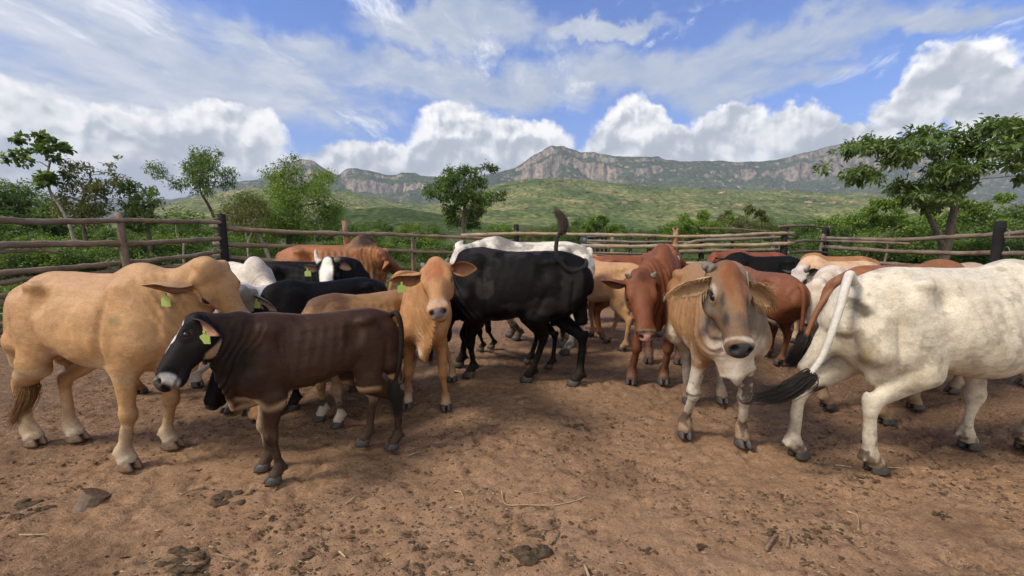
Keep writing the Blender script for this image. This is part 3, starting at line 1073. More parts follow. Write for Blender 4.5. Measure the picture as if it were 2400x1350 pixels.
    for p in paint:
        kind = p[0]
        if kind == 'head' or kind == 'body':
            _, c, r, colr, nz, sft = p[:6]
            Z = VH if kind == 'head' else V
            q = np.sqrt((((Z - np.array(c)) / np.array(r)) ** 2).sum(1)) + nzA * nz + nzB * nz * .7
            m = smooth01((1 - q) / sft)
            m = m * (ishead if kind == 'head' else ~ishead)
            if kind == 'head' and len(p) > 6: pass
        elif kind == 'legs':          # below a height; options: which legs
            _, z0, z1, colr, nz = p[:5]
            m = smooth01((z1 - V[:, 2] + (nzA + nzB) * nz) / max(1e-3, z1 - z0))
            if len(p) > 5:
                which = p[5]; mm = np.zeros(len(V))
                for i in which: mm = np.maximum(mm, (np.hypot(V[:, 0] - foot[i][0], V[:, 1] - foot[i][1]) < .20))
                m = m * mm
            m = m * ~ishead
        elif kind == 'under':
            _, z0, sft, colr, nz = p[:5]
            m = smooth01((z0 - V[:, 2] + nzA * nz) / sft) * smooth01((-N[:, 2] - .05) / .35) * smooth01((V[:, 2] - belly + .12) / .06) * ~ishead
        elif kind == 'band':
            _, z0, z1, colr, nz, which = p[:6]
            m = smooth01((V[:, 2] - z0 + (nzA + nzB) * nz) / .025) * smooth01((z1 - V[:, 2] + (nzA - nzB) * nz) / .025)
            mm = np.zeros(len(V))
            for i in which: mm = np.maximum(mm, (np.hypot(V[:, 0] - foot[i][0], V[:, 1] - foot[i][1]) < .15) * smooth01((V[:, 0] - foot[i][0] + .01 + nzA * .1) / .03))
            m = m * mm * ~ishead
        elif kind == 'mott':
            _, scale, thr_, colr, am = p[:5]
            m = smooth01((fbm(V, scale, 4, 21) - thr_) / .09) * am
        elif kind == 'hairline':
            _, x0, x1, wd, colr = p[:5]
            m = smooth01(1 - np.abs(V[:, 1] - bend * V[:, 0] ** 2 + nzA * .03) / wd) * (V[:, 2] > .85) * (V[:, 0] > x0) * (V[:, 0] < x1) * ~ishead
        C = blendto(C, m, colr)
    # muzzle skin, nostrils, rims of the eyes
    q = np.sqrt((((VH - [1.0, 0, -.105]) / np.array([.075, .122, .075]) / pad) ** 2).sum(1)) + nzB * .12
    C = blendto(C, smooth01((1 - q) / .18) * ishead, muzc)
    C = blendto(C, smooth01((.022 - np.abs(VH[:, 2] + .262)) / .012) * (VH[:, 0] > .78) * ishead * .75, (.02, .014, .012))
    for sy in (-1, 1):
        q = np.sqrt((((VH - [1.0, sy * .082, -.105]) / [.050, .040, .032]) ** 2).sum(1))
        C = blendto(C, smooth01((1 - q) / .3) * ishead, (.006, .005, .005))
        q = np.sqrt((((VH - [.377, sy * .20 * fw, -.13]) / [.068, .06, .046]) ** 2).sum(1)) + nzB * .1
        C = blendto(C, smooth01((1 - q) / .35) * ishead * .85, (.03, .022, .018))
    parts_V = [V]; parts_Q = [Q]; parts_C = [C]; parts_T = []
    nv = len(V)
    # ---- ears, joined to the body's surface
    ec = np.array(earcol if earcol is not None else coat); ic = np.array(inear if inear is not None else (.33, .19, .12))
    EAR = []; fringes = []
    for e, sy in zip(ears, (1, -1)):
        if e is None: EAR.append(None); continue
        prm = dict(dir=(.10, 1.0, -.22), n=(.75, -.1, .45), L=.44, W=.115, droop=.25)
        if e == 'droop': prm.update(dir=(.42, .9, -.35), L=.50, W=.13, droop=.5)
        if e == 'up': prm.update(dir=(-.15, 1.0, .1))
        if e == 'back': prm.update(dir=(-.5, .9, -.1))
        if isinstance(e, dict): prm.update(e)
        dv = np.array(prm['dir'], float) * [1, sy, 1]; nv_ = np.array(prm['n'], float) * [1, sy, 1]
        if 'wdir' in prm: dv = HM @ locd(prm['wdir'])
        if 'wn' in prm: nv_ = HM @ locd(prm['wn'])
        dw = dv @ HM; nw = nv_ @ HM
        b0 = hp(.11, sy * .195, -.12)
        VE, QE, inner, uu, vv = ear_mesh(b0, dw, nw, prm['L'] * hlw, prm['W'] * hlw * 1.05, prm['droop'])
        VE = VE + (vnoise(VE, 40, 5)[:, None] - .5) * .006
        inner = inner * smooth01((1.0 - np.abs(vv)) / .35) * smooth01((1 - uu) / .15)
        ce = ec[None] * (1 - inner[:, None]) + ic[None] * inner[:, None]
        ce = ce * (1 - .35 * (inner * smooth01((.45 - uu) / .4)))[:, None]
        if prm.get('edge') is not None:
            me_ = smooth01((np.abs(vv) - .55) / .3)[:, None]; ce = ce * (1 - me_) + np.array(prm['edge'])[None] * me_
        parts_V.append(VE); parts_Q.append(QE + nv); nv += len(VE); parts_C.append(ce)
        EAR.append((b0, nrm(dw), nrm(nw), prm['L'] * hlw))
        if fringe:
            fb = MB()
            m_ = 9; edge = [i_ * m_ + j_ for i_ in range(2, 15) for j_ in (0, 1, 2, 6, 7, 8)]
            for e_ in edge:
                for rep in range(3):
                    p_ = VE[e_] * H + rng.normal(size=3) * .006
                    d_ = np.array([0, 0, -1.0]) * rng.uniform(.008, .028) + (VE[e_] - VE[(e_ // m_) * m_ + 4]) * H * rng.uniform(.1, .5) + nrm(dw) * .02
                    Vf, qf, tf = tube(np.array([p_, p_ + d_ * .5 + rng.normal(size=3) * .003, p_ + d_]), [.0022, .0018, .0006], 3, False)
                    fb.add(Vf, qf)
            fringes.append(fb)
    # ---- tail
    tpath = None
    if tail is None:
        s0 = rng.uniform(-.03, .03)
        tpath = [(-.49 * L, by(-.5), .885), (-.545 * L, by(-.5), .86), (-.575 * L, by(-.5) + s0 * .4, .76), (-.575 * L, by(-.5) + s0, .58), (-.565 * L, by(-.5) + s0, .44)]
    elif tail is not False:
        tpath = [loc(At(*p)) for p in tail]
        tpath = [np.array([-.45 * L, by(-.5), .90]), np.array([-.50 * L, by(-.5), .895])] + tpath
    if tpath is not None:
        pp = catmull(tpath, 7)
        rr = np.linspace(.030, .0125, len(pp)) if not tip else np.linspace(.022, .012, len(pp))
        VT, QT, TT = tube(pp, rr, 9)
        parts_V.append(VT); parts_Q.append(np.array(QT) + nv)
        parts_T.append(np.array(TT) + nv); nv += len(VT)
        parts_C.append(np.tile(np.array(coat), (len(VT), 1)) if tip is False else np.tile(np.array(tip), (len(VT), 1)))
    r = empty(name, (X, Y, 0), ang)
    r.rotation_euler = (0, 0, ang)
    tag(r, label, cat, group)
    body = mesh_np('body', np.concatenate(parts_V) * H, np.concatenate(parts_Q), np.concatenate(parts_T) if parts_T else None, HIDE, r,
                   colors=np.concatenate(parts_C))
    for fb in fringes: fb.build('ear_hair', FRM, r)
    # ---- hooves
    hmf = hoofm or HOOFD
    for i, (fx, fy) in enumerate(foot):
        mb = hoof_mesh(1.02)
        o = mb.build('hoof', hmf, r)
        o.scale = (H * 1.05, H, H * .82)
        sy = 1 if i % 2 == 0 else -1
        o.location = ((fx + .012) * H, fy * H, 0.0)
        o.rotation_euler = (0, 0, sy * .12)
    # ---- eyes
    for sy in (-1, 1):
        c = hp(.377, sy * .197, -.131)
        bpyo = eye_obj(c * H, .046 * hlw * H * eyes, r)
    # ---- horns
    if horns:
        for hdef, sy in zip(horns, (1, -1)):
            if hdef is None: continue
            pts, r0, mt = hdef
            path = [hp(p[0], p[1] * sy, p[2]) for p in pts]
            pp = catmull(path, 5)
            u = np.linspace(0, 1, len(pp))
            V_, q_, t_ = tube(pp * H, r0 * hlw * H * (1 - .8 * u ** 1.3), 10)
            mesh_np('horn', V_, q_, t_, mt, r)
    # ---- ear tags
    for side, u, sz in tags:
        e = EAR[side]
        if e is None: continue
        b0, dw, nw, Le = e
        p = (b0 + dw * Le * u + nw * toff) * H
        tag_obj(p, r, sz, R, dw, nw)
    for tx, ty, tY, sz in tag_at: tag_obj(loc(At(tx, ty, tY)) * H, r, sz, R, None, locd((-.15, -1, 0)))
    # ---- switch of the tail
    if switch and tpath is not None:
        if tail_end is not None:
            ends = [np.array(tpath[-2]) * .25 + np.array(tpath[-1]) * .75] + [loc(At(*p)) for p in tail_end]
        else:
            e0 = np.array(tpath[-1]); ends = [e0 + [0, 0, .05], e0 + [-.01, 0, -.06], e0 + [0, .01, -.2]]
        mb = switch_mesh([e * H for e in ends], 700 if tail_end is not None else 130, .019 * H * swsp, (.0016 if tail_end is not None else .0028) * H, 5, .6)
        mb.build('tail_switch', tailhair or HAIRB, r)
    if collar:
        a = hp(.16, .25, -.02) * H; b_ = hp(.10, .26, -.02) * H
        path = [hp(.05, .20, -.0), hp(.18, .255, -.10), hp(.30, .262, -.25), hp(.55, .24, -.38), hp(.86, .22, -.44)]
        V_, q_, t_ = tube(catmull([np.array(p) * H for p in path], 6), np.full(25, .0045), 6)
        mesh_np('halter_rope', V_, q_, t_, ROPEM, r)
    return r


def eye_obj(c, rad, parent):
    me = bpy.data.meshes.get('eye_ball')
    if me is None:
        n = 12
        V = []; q = []
        for i in range(9):
            th = math.pi * i / 8
            for k in range(n):
                a = 2 * math.pi * k / n
                V.append((math.sin(th) * math.cos(a), math.sin(th) * math.sin(a), math.cos(th)))
        for i in range(8):
            for k in range(n): q.append((i * n + k, (i + 1) * n + k, (i + 1) * n + (k + 1) % n, i * n + (k + 1) % n))
        o = mesh_np('eye', np.array(V) * .999, q, None, EYEM)
        o.data.name = 'eye_ball'
    else:
        o = bpy.data.objects.new('eye', me); col.objects.link(o)
    o.parent = parent
    o.location = tuple(c); o.scale = (rad, rad, rad)
    return o


def tag_obj(p, parent, sz, R, dw, nw):
    """plastic ear tag: a tapered flag hanging from a round stud"""
    mb = MB()
    prof = [(-.12, 0), (.12, 0), (.16, -.25), (.5, -.42), (.5, -1.15), (-.5, -1.15), (-.5, -.42), (-.16, -.25)]
    V = [(x * sz, -.03 * sz, z * sz) for x, z in prof] + [(x * sz, .03 * sz, z * sz) for x, z in prof]
    n = 8
    q = [(k, (k + 1) % n, n + (k + 1) % n, n + k) for k in range(n)]
    q += [(0, 7, 2, 1)][:0]
    t = []
    for b in (0, n):
        f = [(0, 1, 2), (0, 2, 7), (7, 2, 3), (7, 3, 6), (6, 3, 4), (6, 4, 5)]
        t += [tuple(b + i for i in (ff if b else ff[::-1])) for ff in f]
    mb.add(V, q, t)
    a = np.arange(10) * 2 * math.pi / 10
    rr = .13 * sz
    V2 = [(math.cos(k) * rr, y * sz, math.sin(k) * rr - .02 * sz) for y in (-.09, .09) for k in a]
    q2 = [(k, (k + 1) % 10, 10 + (k + 1) % 10, 10 + k) for k in range(10)]
    t2 = [(0, k + 1, k) for k in range(1, 9)] + [(10, 10 + k, 11 + k) for k in range(1, 9)]
    mb.add(V2, q2, t2)
    o = mb.build('ear_tag', TAGM, parent, smooth=False)
    o.location = tuple(p)
    # faces the way the ear opens, flat side outwards
    W = R.T @ np.asarray(nw)
    ang = math.atan2(W[0], -W[1])
    pr = math.atan2(R[0][1], R[0][0])
    f = np.array([parent.location[0] + 0, parent.location[1], 0])
    o.rotation_euler = (0, 0, ang - parent.rotation_euler[2] if abs(W[0]) + abs(W[1]) > .1 else 0)
    return o
# ================================================================ trees and bushes
def leaf_mat(name, c1, c2, c3, trans=.42):
    m = bpy.data.materials.new(name); m.use_nodes = True
    n = NT(m.node_tree); n.n.clear()
    out = n.n.new('ShaderNodeOutputMaterial')
    g = n.n.new('ShaderNodeNewGeometry')
    r = g.outputs['Random Per Island']
    cl = n.noise(g.outputs['Position'], 1.6, 3, .6)
    f = n.math('ADD', n.math('MULTIPLY', r, .55), n.math('MULTIPLY', n.math('SUBTRACT', cl, .3), 1.1))
    c = n.ramp(f, [(.15, c1), (.5, c2), (.9, c3)])
    d = n.n.new('ShaderNodeBsdfDiffuse'); n.put(d.inputs[0], c)
    t = n.n.new('ShaderNodeBsdfTranslucent'); n.put(t.inputs[0], n.vmath('MULTIPLY', c, (1.25, 1.35, .6)))
    gl = n.n.new('ShaderNodeBsdfGlossy'); gl.inputs['Roughness'].default_value = .5; n.put(gl.inputs[0], (.6, .65, .6, 1))
    a = n.n.new('ShaderNodeMixShader'); a.inputs[0].default_value = trans
    n.l.new(d.outputs[0], a.inputs[1]); n.l.new(t.outputs[0], a.inputs[2])
    b = n.n.new('ShaderNodeMixShader'); b.inputs[0].default_value = .06
    n.l.new(a.outputs[0], b.inputs[1]); n.l.new(gl.outputs[0], b.inputs[2])
    n.l.new(b.outputs[0], out.inputs[0])
    return m


LEAF_DARK = leaf_mat('leaf_dark', (.052, .088, .020), (.115, .175, .038), (.21, .28, .070))
LEAF_MID = leaf_mat('leaf_mid', (.036, .070, .014), (.090, .155, .026), (.20, .275, .050))
LEAF_BRIGHT = leaf_mat('leaf_bright', (.060, .115, .018), (.155, .245, .034), (.33, .42, .070))
LEAF_OLIVE = leaf_mat('leaf_olive', (.07, .08, .022), (.14, .15, .042), (.24, .22, .075))


def bark_mat(name, c):
    m, n, b = new_mat(name)
    tc = n.n.new('ShaderNodeTexCoord'); o = tc.outputs['Object']
    s = n.noise(n.vmath('MULTIPLY', o, (9, 9, 2)), 2.2, 5, .7)
    k = n.maprange(s, .3, .7, .5, 1.4)
    n.put(b.inputs['Base Color'], n.vmath('MULTIPLY', n.comb(*c), n.comb(k, k, k)))
    b.inputs['Roughness'].default_value = .9
    b.inputs['Specular IOR Level'].default_value = .1
    n.put(b.inputs['Normal'], n.bump(s, .8, .03))
    return m


BARK = bark_mat('bark_grey', (.14, .115, .092))
BARKD = bark_mat('bark_dark', (.07, .055, .045))
BARKP = bark_mat('bark_pale', (.30, .27, .22))


def leaves(centres, radii, n_per, size, rng, droop=.3, cluster=10, aspect=.42, spread=.16):
    """leaf quads gathered in sprays inside ellipsoidal clumps"""
    P = []
    for c, r, n in zip(centres, radii, n_per):
        k = max(1, n // cluster)
        d = rng.normal(size=(k, 3)); d /= np.linalg.norm(d, axis=1)[:, None]
        rad = rng.random(k) ** .45
        s = c + d * rad[:, None] * r
        q = np.repeat(s, cluster, 0) + rng.normal(size=(k * cluster, 3)) * spread * np.mean(r) ** .5 * .6
        P.append(np.concatenate([q, np.repeat(d, cluster, 0)], 1))
    P = np.concatenate(P); N = len(P)
    dirs = P[:, 3:] * .6 + rng.normal(size=(N, 3)) * .75
    dirs[:, 2] -= droop
    dirs /= np.linalg.norm(dirs, axis=1)[:, None]
    side = np.cross(dirs, rng.normal(size=(N, 3)) * .5 + [0, 0, 1.0]); side /= np.linalg.norm(side, axis=1)[:, None] + 1e-9
    up = np.cross(side, dirs)
    L = size * (.6 + .8 * rng.random(N))[:, None]; W = L * aspect
    b = P[:, :3]
    V = np.stack([b, b + dirs * L * .5 + side * W * .5 + up * L * .06, b + dirs * L - up * L * .12, b + dirs * L * .5 - side * W * .5 + up * L * .06], 1).reshape(-1, 3)
    q = np.arange(N * 4).reshape(-1, 4)
    return V, q


def grow(trunk, r0, clumps, rng, twig=True, wob=.06, rmin=.012):
    """trunk: list of 3-D points; clumps: centres. Limbs run from the nearest fitting node to each clump."""
    mb = MB()
    tp = catmull(trunk, 6)
    rt = r0 * (1 - .55 * np.linspace(0, 1, len(tp)))
    V, q, t = tube(tp, rt, 9, True, .12, rng); mb.add(V, q, t)
    nodes = [(p, r) for p, r in zip(tp[len(tp) // 3:], rt[len(tp) // 3:])]
    cen = np.mean([c for c, _ in clumps], axis=0)
    order = sorted(range(len(clumps)), key=lambda i: np.linalg.norm(clumps[i][0] - tp[-1]))
    for i in order:
        c, r = clumps[i]
        best = min(nodes, key=lambda nd: np.linalg.norm(c - nd[0]) + max(0, nd[0][2] - c[2] + .1) * 1.6)
        a, ra = best
        d = c - a; L = np.linalg.norm(d)
        m1 = a + d * .33 + rng.normal(size=3) * wob * L + [0, 0, .10 * L]
        m2 = a + d * .68 + rng.normal(size=3) * wob * L + [0, 0, .06 * L]
        pp = catmull([a, m1, m2, c], 5)
        rs = min(ra * .75, max(rmin, .030 * L + .01))
        rr = rs * (1 - .7 * np.linspace(0, 1, len(pp)))
        V, q, t = tube(pp, rr, 6, True, .1, rng); mb.add(V, q, t)
        nodes += [(p, x) for p, x in zip(pp[4:], rr[4:])]
        if twig:
            for k in range(5):
                dd = rng.normal(size=3); dd[2] = abs(dd[2]) * .6; dd = dd / np.linalg.norm(dd) * np.mean(r) * (.7 + .4 * rng.random())
                s0 = pp[-1 - int(rng.integers(0, 6))]
                qq = catmull([s0, s0 + dd * .5 + rng.normal(size=3) * .06 * np.mean(r), s0 + dd], 3)
                V, q, t = tube(qq, np.linspace(max(.004, rr[-1] * .8), .003, len(qq)), 4, False); mb.add(V, q)
    return mb


def tree(name, label, Y, trunk_px, clumps_px, r0, size, nleaf, lm, bark, seed, depth=.55, cat='tree', group=None, droop=.3, cluster=10, flat=.8, aspect=.42, spread=.16, fork=None, crr=1.0):
    """trunk_px: image points at depth Y; clumps_px: (px, py, radius px[, depth offset in m])"""
    rng = np.random.default_rng(seed)
    s = Y / FOC
    base = At(trunk_px[0][0], trunk_px[0][1], Y)
    tr = [np.array([base[0], Y, 0.0])] + [At(p[0], p[1], Y + (p[2] if len(p) > 2 else 0)) for p in trunk_px[1:]]
    if tr[1][2] < .15: tr.pop(1)
    cl = []
    xs = [c[0] for c in clumps_px]
    wd = (max(xs) - min(xs)) * s * depth * .5
    for c in clumps_px:
        off = c[3] if len(c) > 3 else rng.uniform(-wd, wd)
        p = At(c[0], c[1], Y); p = p + np.array([0, off, 0])
        r = c[2] * s * crr
        cl.append((p, np.array([r, r, r * flat])))
    root = empty(name, tuple(tr[0]))
    org = tr[0]
    mb = grow([p - org for p in tr], r0, [(p - org, r) for p, r in cl], rng)
    if fork:
        fp = catmull([At(p[0], p[1], Y) - org for p in fork], 6)
        Vf, qf, tf = tube(fp, r0 * .6 * np.linspace(1, .45, len(fp)), 9, True, .1, rng); mb.add(Vf, qf, tf)
    mb.build('trunk', bark, root)
    area = np.array([c[2] ** 2 for c in clumps_px], float)
    npr = np.maximum(cluster, (nleaf * area / area.sum())).astype(int)
    V, q = leaves([p - org for p, _ in cl], [r for _, r in cl], npr, size, rng, droop, cluster, aspect, spread)
    mesh_np('crown', V, q, None, lm, root, smooth=False)
    tag(root, label, cat, group)
    return root


def clus(cx, cy, rx, ry, n, rad, seed, top=True):
    rng = random.Random(seed); out = []
    for i in range(n):
        a = rng.random() * 2 * math.pi; q = rng.random() ** .5
        out.append((cx + math.cos(a) * rx * q, cy + math.sin(a) * ry * q, rad * rng.uniform(.7, 1.25)))
    return out


# tall spindly tree at the left
tree('tree', 'thin leggy tree with bare crooked branches and dark leaf tufts, farthest left', 12.0,
     [(180, 620), (172, 560), (150, 500), (118, 450), (112, 410), (118, 375)],
     [(95, 325, 13), (110, 335, 9), (75, 330, 10), (60, 340, 8), (120, 352, 11), (130, 372, 10), (135, 345, 8), (150, 340, 6), (40, 362, 11), (50, 375, 7), (35, 380, 6), (62, 352, 6), (118, 422, 20), (140, 405, 8), (128, 330, 8), (70, 375, 5)],
     .048, .12, 1300, LEAF_DARK, BARKP, 1, group=None, cluster=9, aspect=.75)
tree('tree', 'open straggling tree with olive leaves, second from the left behind the fence', 12.5,
     [(205, 625), (200, 560), (190, 500), (200, 450), (215, 420)],
     [(185, 395, 22), (175, 430, 25), (200, 440, 26), (225, 400, 16), (250, 385, 12), (262, 420, 16), (285, 430, 12), (250, 450, 22), (160, 465, 24), (215, 480, 30), (180, 500, 34), (240, 490, 26), (145, 490, 24), (265, 372, 7), (255, 405, 12), (230, 440, 22), (170, 510, 28)],
     .06, .10, 3400, LEAF_OLIVE, BARK, 2, cluster=9)
tree('tree', 'broken-crowned green tree between the straggling one and the umbrella-shaped one', 13.0,
     [(352, 625), (350, 560), (340, 500), (335, 470)],
     [(310, 440, 20), (330, 455, 18), (300, 475, 20), (350, 450, 14), (372, 465, 16), (360, 480, 14), (320, 500, 30), (350, 515, 28), (305, 520, 26), (325, 435, 10)], .07, .11, 2600, LEAF_DARK, BARK, 3)
tree('tree', 'slender tree with rounded feathery crown leaning left, above the fence corner', 15.0,
     [(530, 625), (515, 545), (500, 505), (488, 480), (470, 450)],
     [(440, 365, 22), (470, 362, 22), (420, 385, 26), (395, 400, 20), (460, 392, 30), (500, 390, 26), (520, 405, 20), (540, 412, 12), (435, 415, 28), (475, 420, 28), (505, 425, 20), (420, 432, 20), (382, 415, 12), (450, 440, 18), (480, 350, 12), (495, 450, 14)],
     .075, .095, 5600, LEAF_DARK, BARKD, 4, cluster=8, aspect=.32, droop=.7)
tree('tree', 'low dry shrubby tree with bare arching pale limbs beside the corner post', 14.0,
     [(640, 640), (625, 590), (600, 545), (570, 520), (540, 505)],
     [(540, 480, 24), (570, 470, 24), (600, 480, 24), (560, 500, 28), (590, 505, 26), (530, 510, 24), (620, 500, 22), (575, 530, 28), (610, 530, 26)], .07, .08, 4200, LEAF_OLIVE, BARKP, 5, cluster=7)
tree('tree', 'broad bright green tree with dense crown, largest left of the centre', 16.0,
     [(676, 640), (678, 575), (680, 530), (690, 490), (700, 450)],
     [(690, 372, 12), (670, 385, 14), (650, 410, 26), (690, 405, 28), (730, 410, 28), (765, 415, 20), (640, 445, 30), (680, 440, 36), (720, 440, 36), (760, 450, 30), (620, 480, 34), (660, 480, 38), (700, 475, 38), (745, 485, 38), (775, 490, 24),
      (630, 520, 36), (670, 520, 36), (715, 520, 38), (755, 520, 34), (600, 500, 26), (695, 550, 34), (650, 550, 36)], .12, .085, 20000, LEAF_BRIGHT, BARK, 6, cluster=12, spread=.26, crr=.9)
tree('tree', 'round-headed tree standing alone at the middle behind the back fence', 19.0,
     [(1088, 640), (1086, 570), (1085, 520), (1090, 480)],
     [(1050, 400, 14), (1080, 396, 22), (1110, 400, 18), (1145, 395, 15), (1160, 398, 10), (1030, 425, 24), (1065, 425, 28), (1100, 430, 28), (1130, 425, 16), (1010, 448, 22), (1045, 455, 26), (1085, 460, 32), (1120, 465, 26), (1150, 462, 20), (1175, 460, 16),
      (1055, 490, 24), (1090, 495, 26), (1120, 490, 22), (1060, 515, 24), (1105, 520, 24), (1140, 475, 16)], .13, .13, 9000, LEAF_MID, BARK, 7, cluster=9, aspect=.42, crr=.82, droop=.45)
tree('tree', 'spreading umbrella tree with big drooping dark leaves, right of the centre', 12.0,
     [(2208, 650), (2214, 600), (2226, 545), (2236, 490), (2240, 450)],
     [(2012, 350, 24), (1998, 378, 20), (2025, 425, 18), (2040, 335, 36), (2085, 320, 36), (2130, 322, 34), (2170, 318, 34), (2215, 325, 36), (2250, 312, 34), (2300, 300, 30), (2330, 315, 34), (2020, 355, 28), (2060, 365, 40), (2110, 360, 40), (2160, 362, 42), (2210, 360, 42), (2260, 350, 40), (2310, 350, 38),
      (2005, 400, 20), (2045, 398, 30), (2090, 402, 38), (2140, 405, 40), (2190, 402, 42), (2240, 395, 40), (2290, 390, 34), (2345, 378, 24), (2085, 440, 30), (2130, 445, 32), (2180, 440, 34), (2230, 435, 34), (2280, 425, 28), (2330, 418, 24), (2150, 468, 20), (2200, 465, 20), (2350, 330, 24), (2120, 468, 26), (2170, 488, 22), (2230, 478, 24), (2270, 462, 24), (2075, 462, 20), (2300, 445, 22)],
     .14, .15, 9000, LEAF_DARK, BARK, 8, cluster=9, droop=.45, aspect=.40, flat=.55, spread=.16, fork=[(2214, 592), (2196, 545), (2165, 485), (2140, 440)], crr=.88)
tree('tree', 'branch of big dark leaves reaching in at the right edge of the picture', 7.5,
     [(2700, 800), (2690, 600), (2640, 430), (2560, 350)],
     [(2395, 310, 30), (2380, 345, 22), (2420, 345, 34), (2450, 300, 40), (2500, 350, 60), (2560, 300, 70), (2410, 375, 16), (2620, 380, 90), (2700, 320, 90)], .12, .16, 3400, LEAF_DARK, BARK, 9, cluster=8, aspect=.42, depth=.3)
tree('tree', 'dark heavy evergreen mass rising at the left edge', 17.0,
     [(10, 640), (15, 560), (20, 500)],
     [(0, 445, 34), (30, 460, 34), (60, 480, 36), (-30, 440, 50), (0, 490, 46), (50, 510, 44), (90, 500, 30), (-60, 480, 60), (20, 540, 50), (80, 540, 40), (-40, 540, 60), (110, 520, 30)], .14, .13, 15000, LEAF_DARK, BARKD, 10, cluster=12)


tree('tree', 'low spreading yellow-green tree in lumpy mounds, left of the umbrella tree trunk', 19.0,
     [(2060, 640), (2062, 590), (2066, 550)],
     [(1985, 520, 18), (2010, 498, 20), (2035, 484, 20), (2062, 478, 22), (2095, 474, 20), (2125, 480, 20), (2150, 498, 20), (2000, 540, 24), (2040, 520, 24), (2080, 515, 26), (2120, 520, 24), (2160, 530, 24), (2020, 560, 26), (2070, 560, 28), (2120, 560, 28), (2165, 565, 24), (1975, 560, 20)], .12, .115, 12000, LEAF_BRIGHT, BARK, 51, cluster=14, spread=.10, crr=.8, depth=.9, flat=.7)
tree('tree', 'tall yellow-green tree with rounded lumps, right of the umbrella tree trunk', 18.0,
     [(2320, 640), (2322, 590), (2326, 540)],
     [(2250, 500, 20), (2275, 480, 20), (2300, 498, 22), (2335, 470, 20), (2365, 462, 20), (2390, 480, 22), (2420, 460, 24), (2260, 530, 26), (2300, 530, 26), (2345, 510, 26), (2385, 520, 28), (2430, 510, 30), (2270, 565, 26), (2320, 565, 28), (2370, 565, 28), (2420, 560, 30)], .12, .12, 12000, LEAF_BRIGHT, BARK, 52, cluster=14, spread=.10, crr=.8, depth=.9, flat=.7)
tree('tree', 'bright round yellow-green tree behind the knobbed fence post', 36.0,
     [(1650, 570), (1650, 550), (1652, 535)],
     [(1590, 522, 14), (1612, 510, 14), (1640, 504, 15), (1668, 506, 14), (1690, 514, 12), (1600, 538, 16), (1632, 528, 18), (1664, 530, 18), (1695, 535, 14), (1575, 540, 12)], .14, .17, 6000, LEAF_BRIGHT, BARK, 53, cluster=12, spread=.10, crr=.85, depth=.9)
tree('tree', 'small pale green mounded tree behind the dark water tank', 34.0,
     [(1402, 570), (1402, 550), (1402, 535)],
     [(1370, 530, 11), (1385, 518, 12), (1402, 512, 12), (1420, 520, 12), (1436, 530, 10), (1378, 542, 14), (1402, 535, 16), (1426, 542, 14)], .12, .17, 4200, LEAF_BRIGHT, BARK, 54, cluster=12, spread=.10, crr=.85, depth=.9)
tree('tree', 'olive-brown round tree right of the bright one beyond the second pen', 42.0,
     [(1745, 570), (1745, 550), (1742, 525)],
     [(1705, 512, 13), (1722, 500, 13), (1745, 494, 14), (1768, 502, 13), (1790, 514, 12), (1715, 530, 15), (1745, 520, 17), (1775, 530, 15)], .14, .19, 5200, LEAF_OLIVE, BARK, 55, cluster=12, spread=.12, crr=.85, depth=.9)


# bushes: six built, the rest are copies turned and scaled
def bush_proto(seed, lm, H_, W_, size, n, label):
    rng = np.random.default_rng(seed)
    root = empty('bush', (0, 0, 0))
    cl = []
    k = 30
    for i in range(k):
        a = rng.random() * 2 * math.pi; q = rng.random() ** .5
        z = H_ * (.32 + .5 * rng.random() * (1 - .35 * q))
        cl.append((np.array([math.cos(a) * W_ * .38 * q, math.sin(a) * W_ * .38 * q, z]), np.array([1, 1, .7]) * H_ * rng.uniform(.08, .18)))
    mb = grow([np.array([0, 0, -.1]), np.array([rng.uniform(-.1, .1), 0, H_ * .2]), np.array([0, rng.uniform(-.1, .1), H_ * .4])], .05, cl, rng, True)
    mb.build('trunk', BARK, root)
    V, q = leaves([c for c, _ in cl], [r for _, r in cl], [n // k] * k, size, rng, .25, 12, .45, .24)
    mesh_np('crown', V, q, None, lm, root, smooth=False)
    tag(root, label, 'bush', 'bushes beyond the corral fence')
    return root


PROTO = [bush_proto(41, LEAF_BRIGHT, 2.6, 3.0, .11, 7500, ''), bush_proto(42, LEAF_MID, 2.6, 3.0, .10, 7500, ''), bush_proto(43, LEAF_DARK, 2.6, 3.0, .09, 9000, ''),
         bush_proto(44, LEAF_OLIVE, 2.6, 2.8, .07, 8000, ''), bush_proto(45, LEAF_MID, 3.0, 3.0, .10, 8000, ''), bush_proto(46, LEAF_BRIGHT, 2.4, 3.4, .10, 7000, '')]
KIND = ['bright yellow-green bush', 'mid-green leafy bush', 'dark green bush', 'olive thinly leaved bush', 'upright green bush', 'broad light green bush']
used = [False] * 6
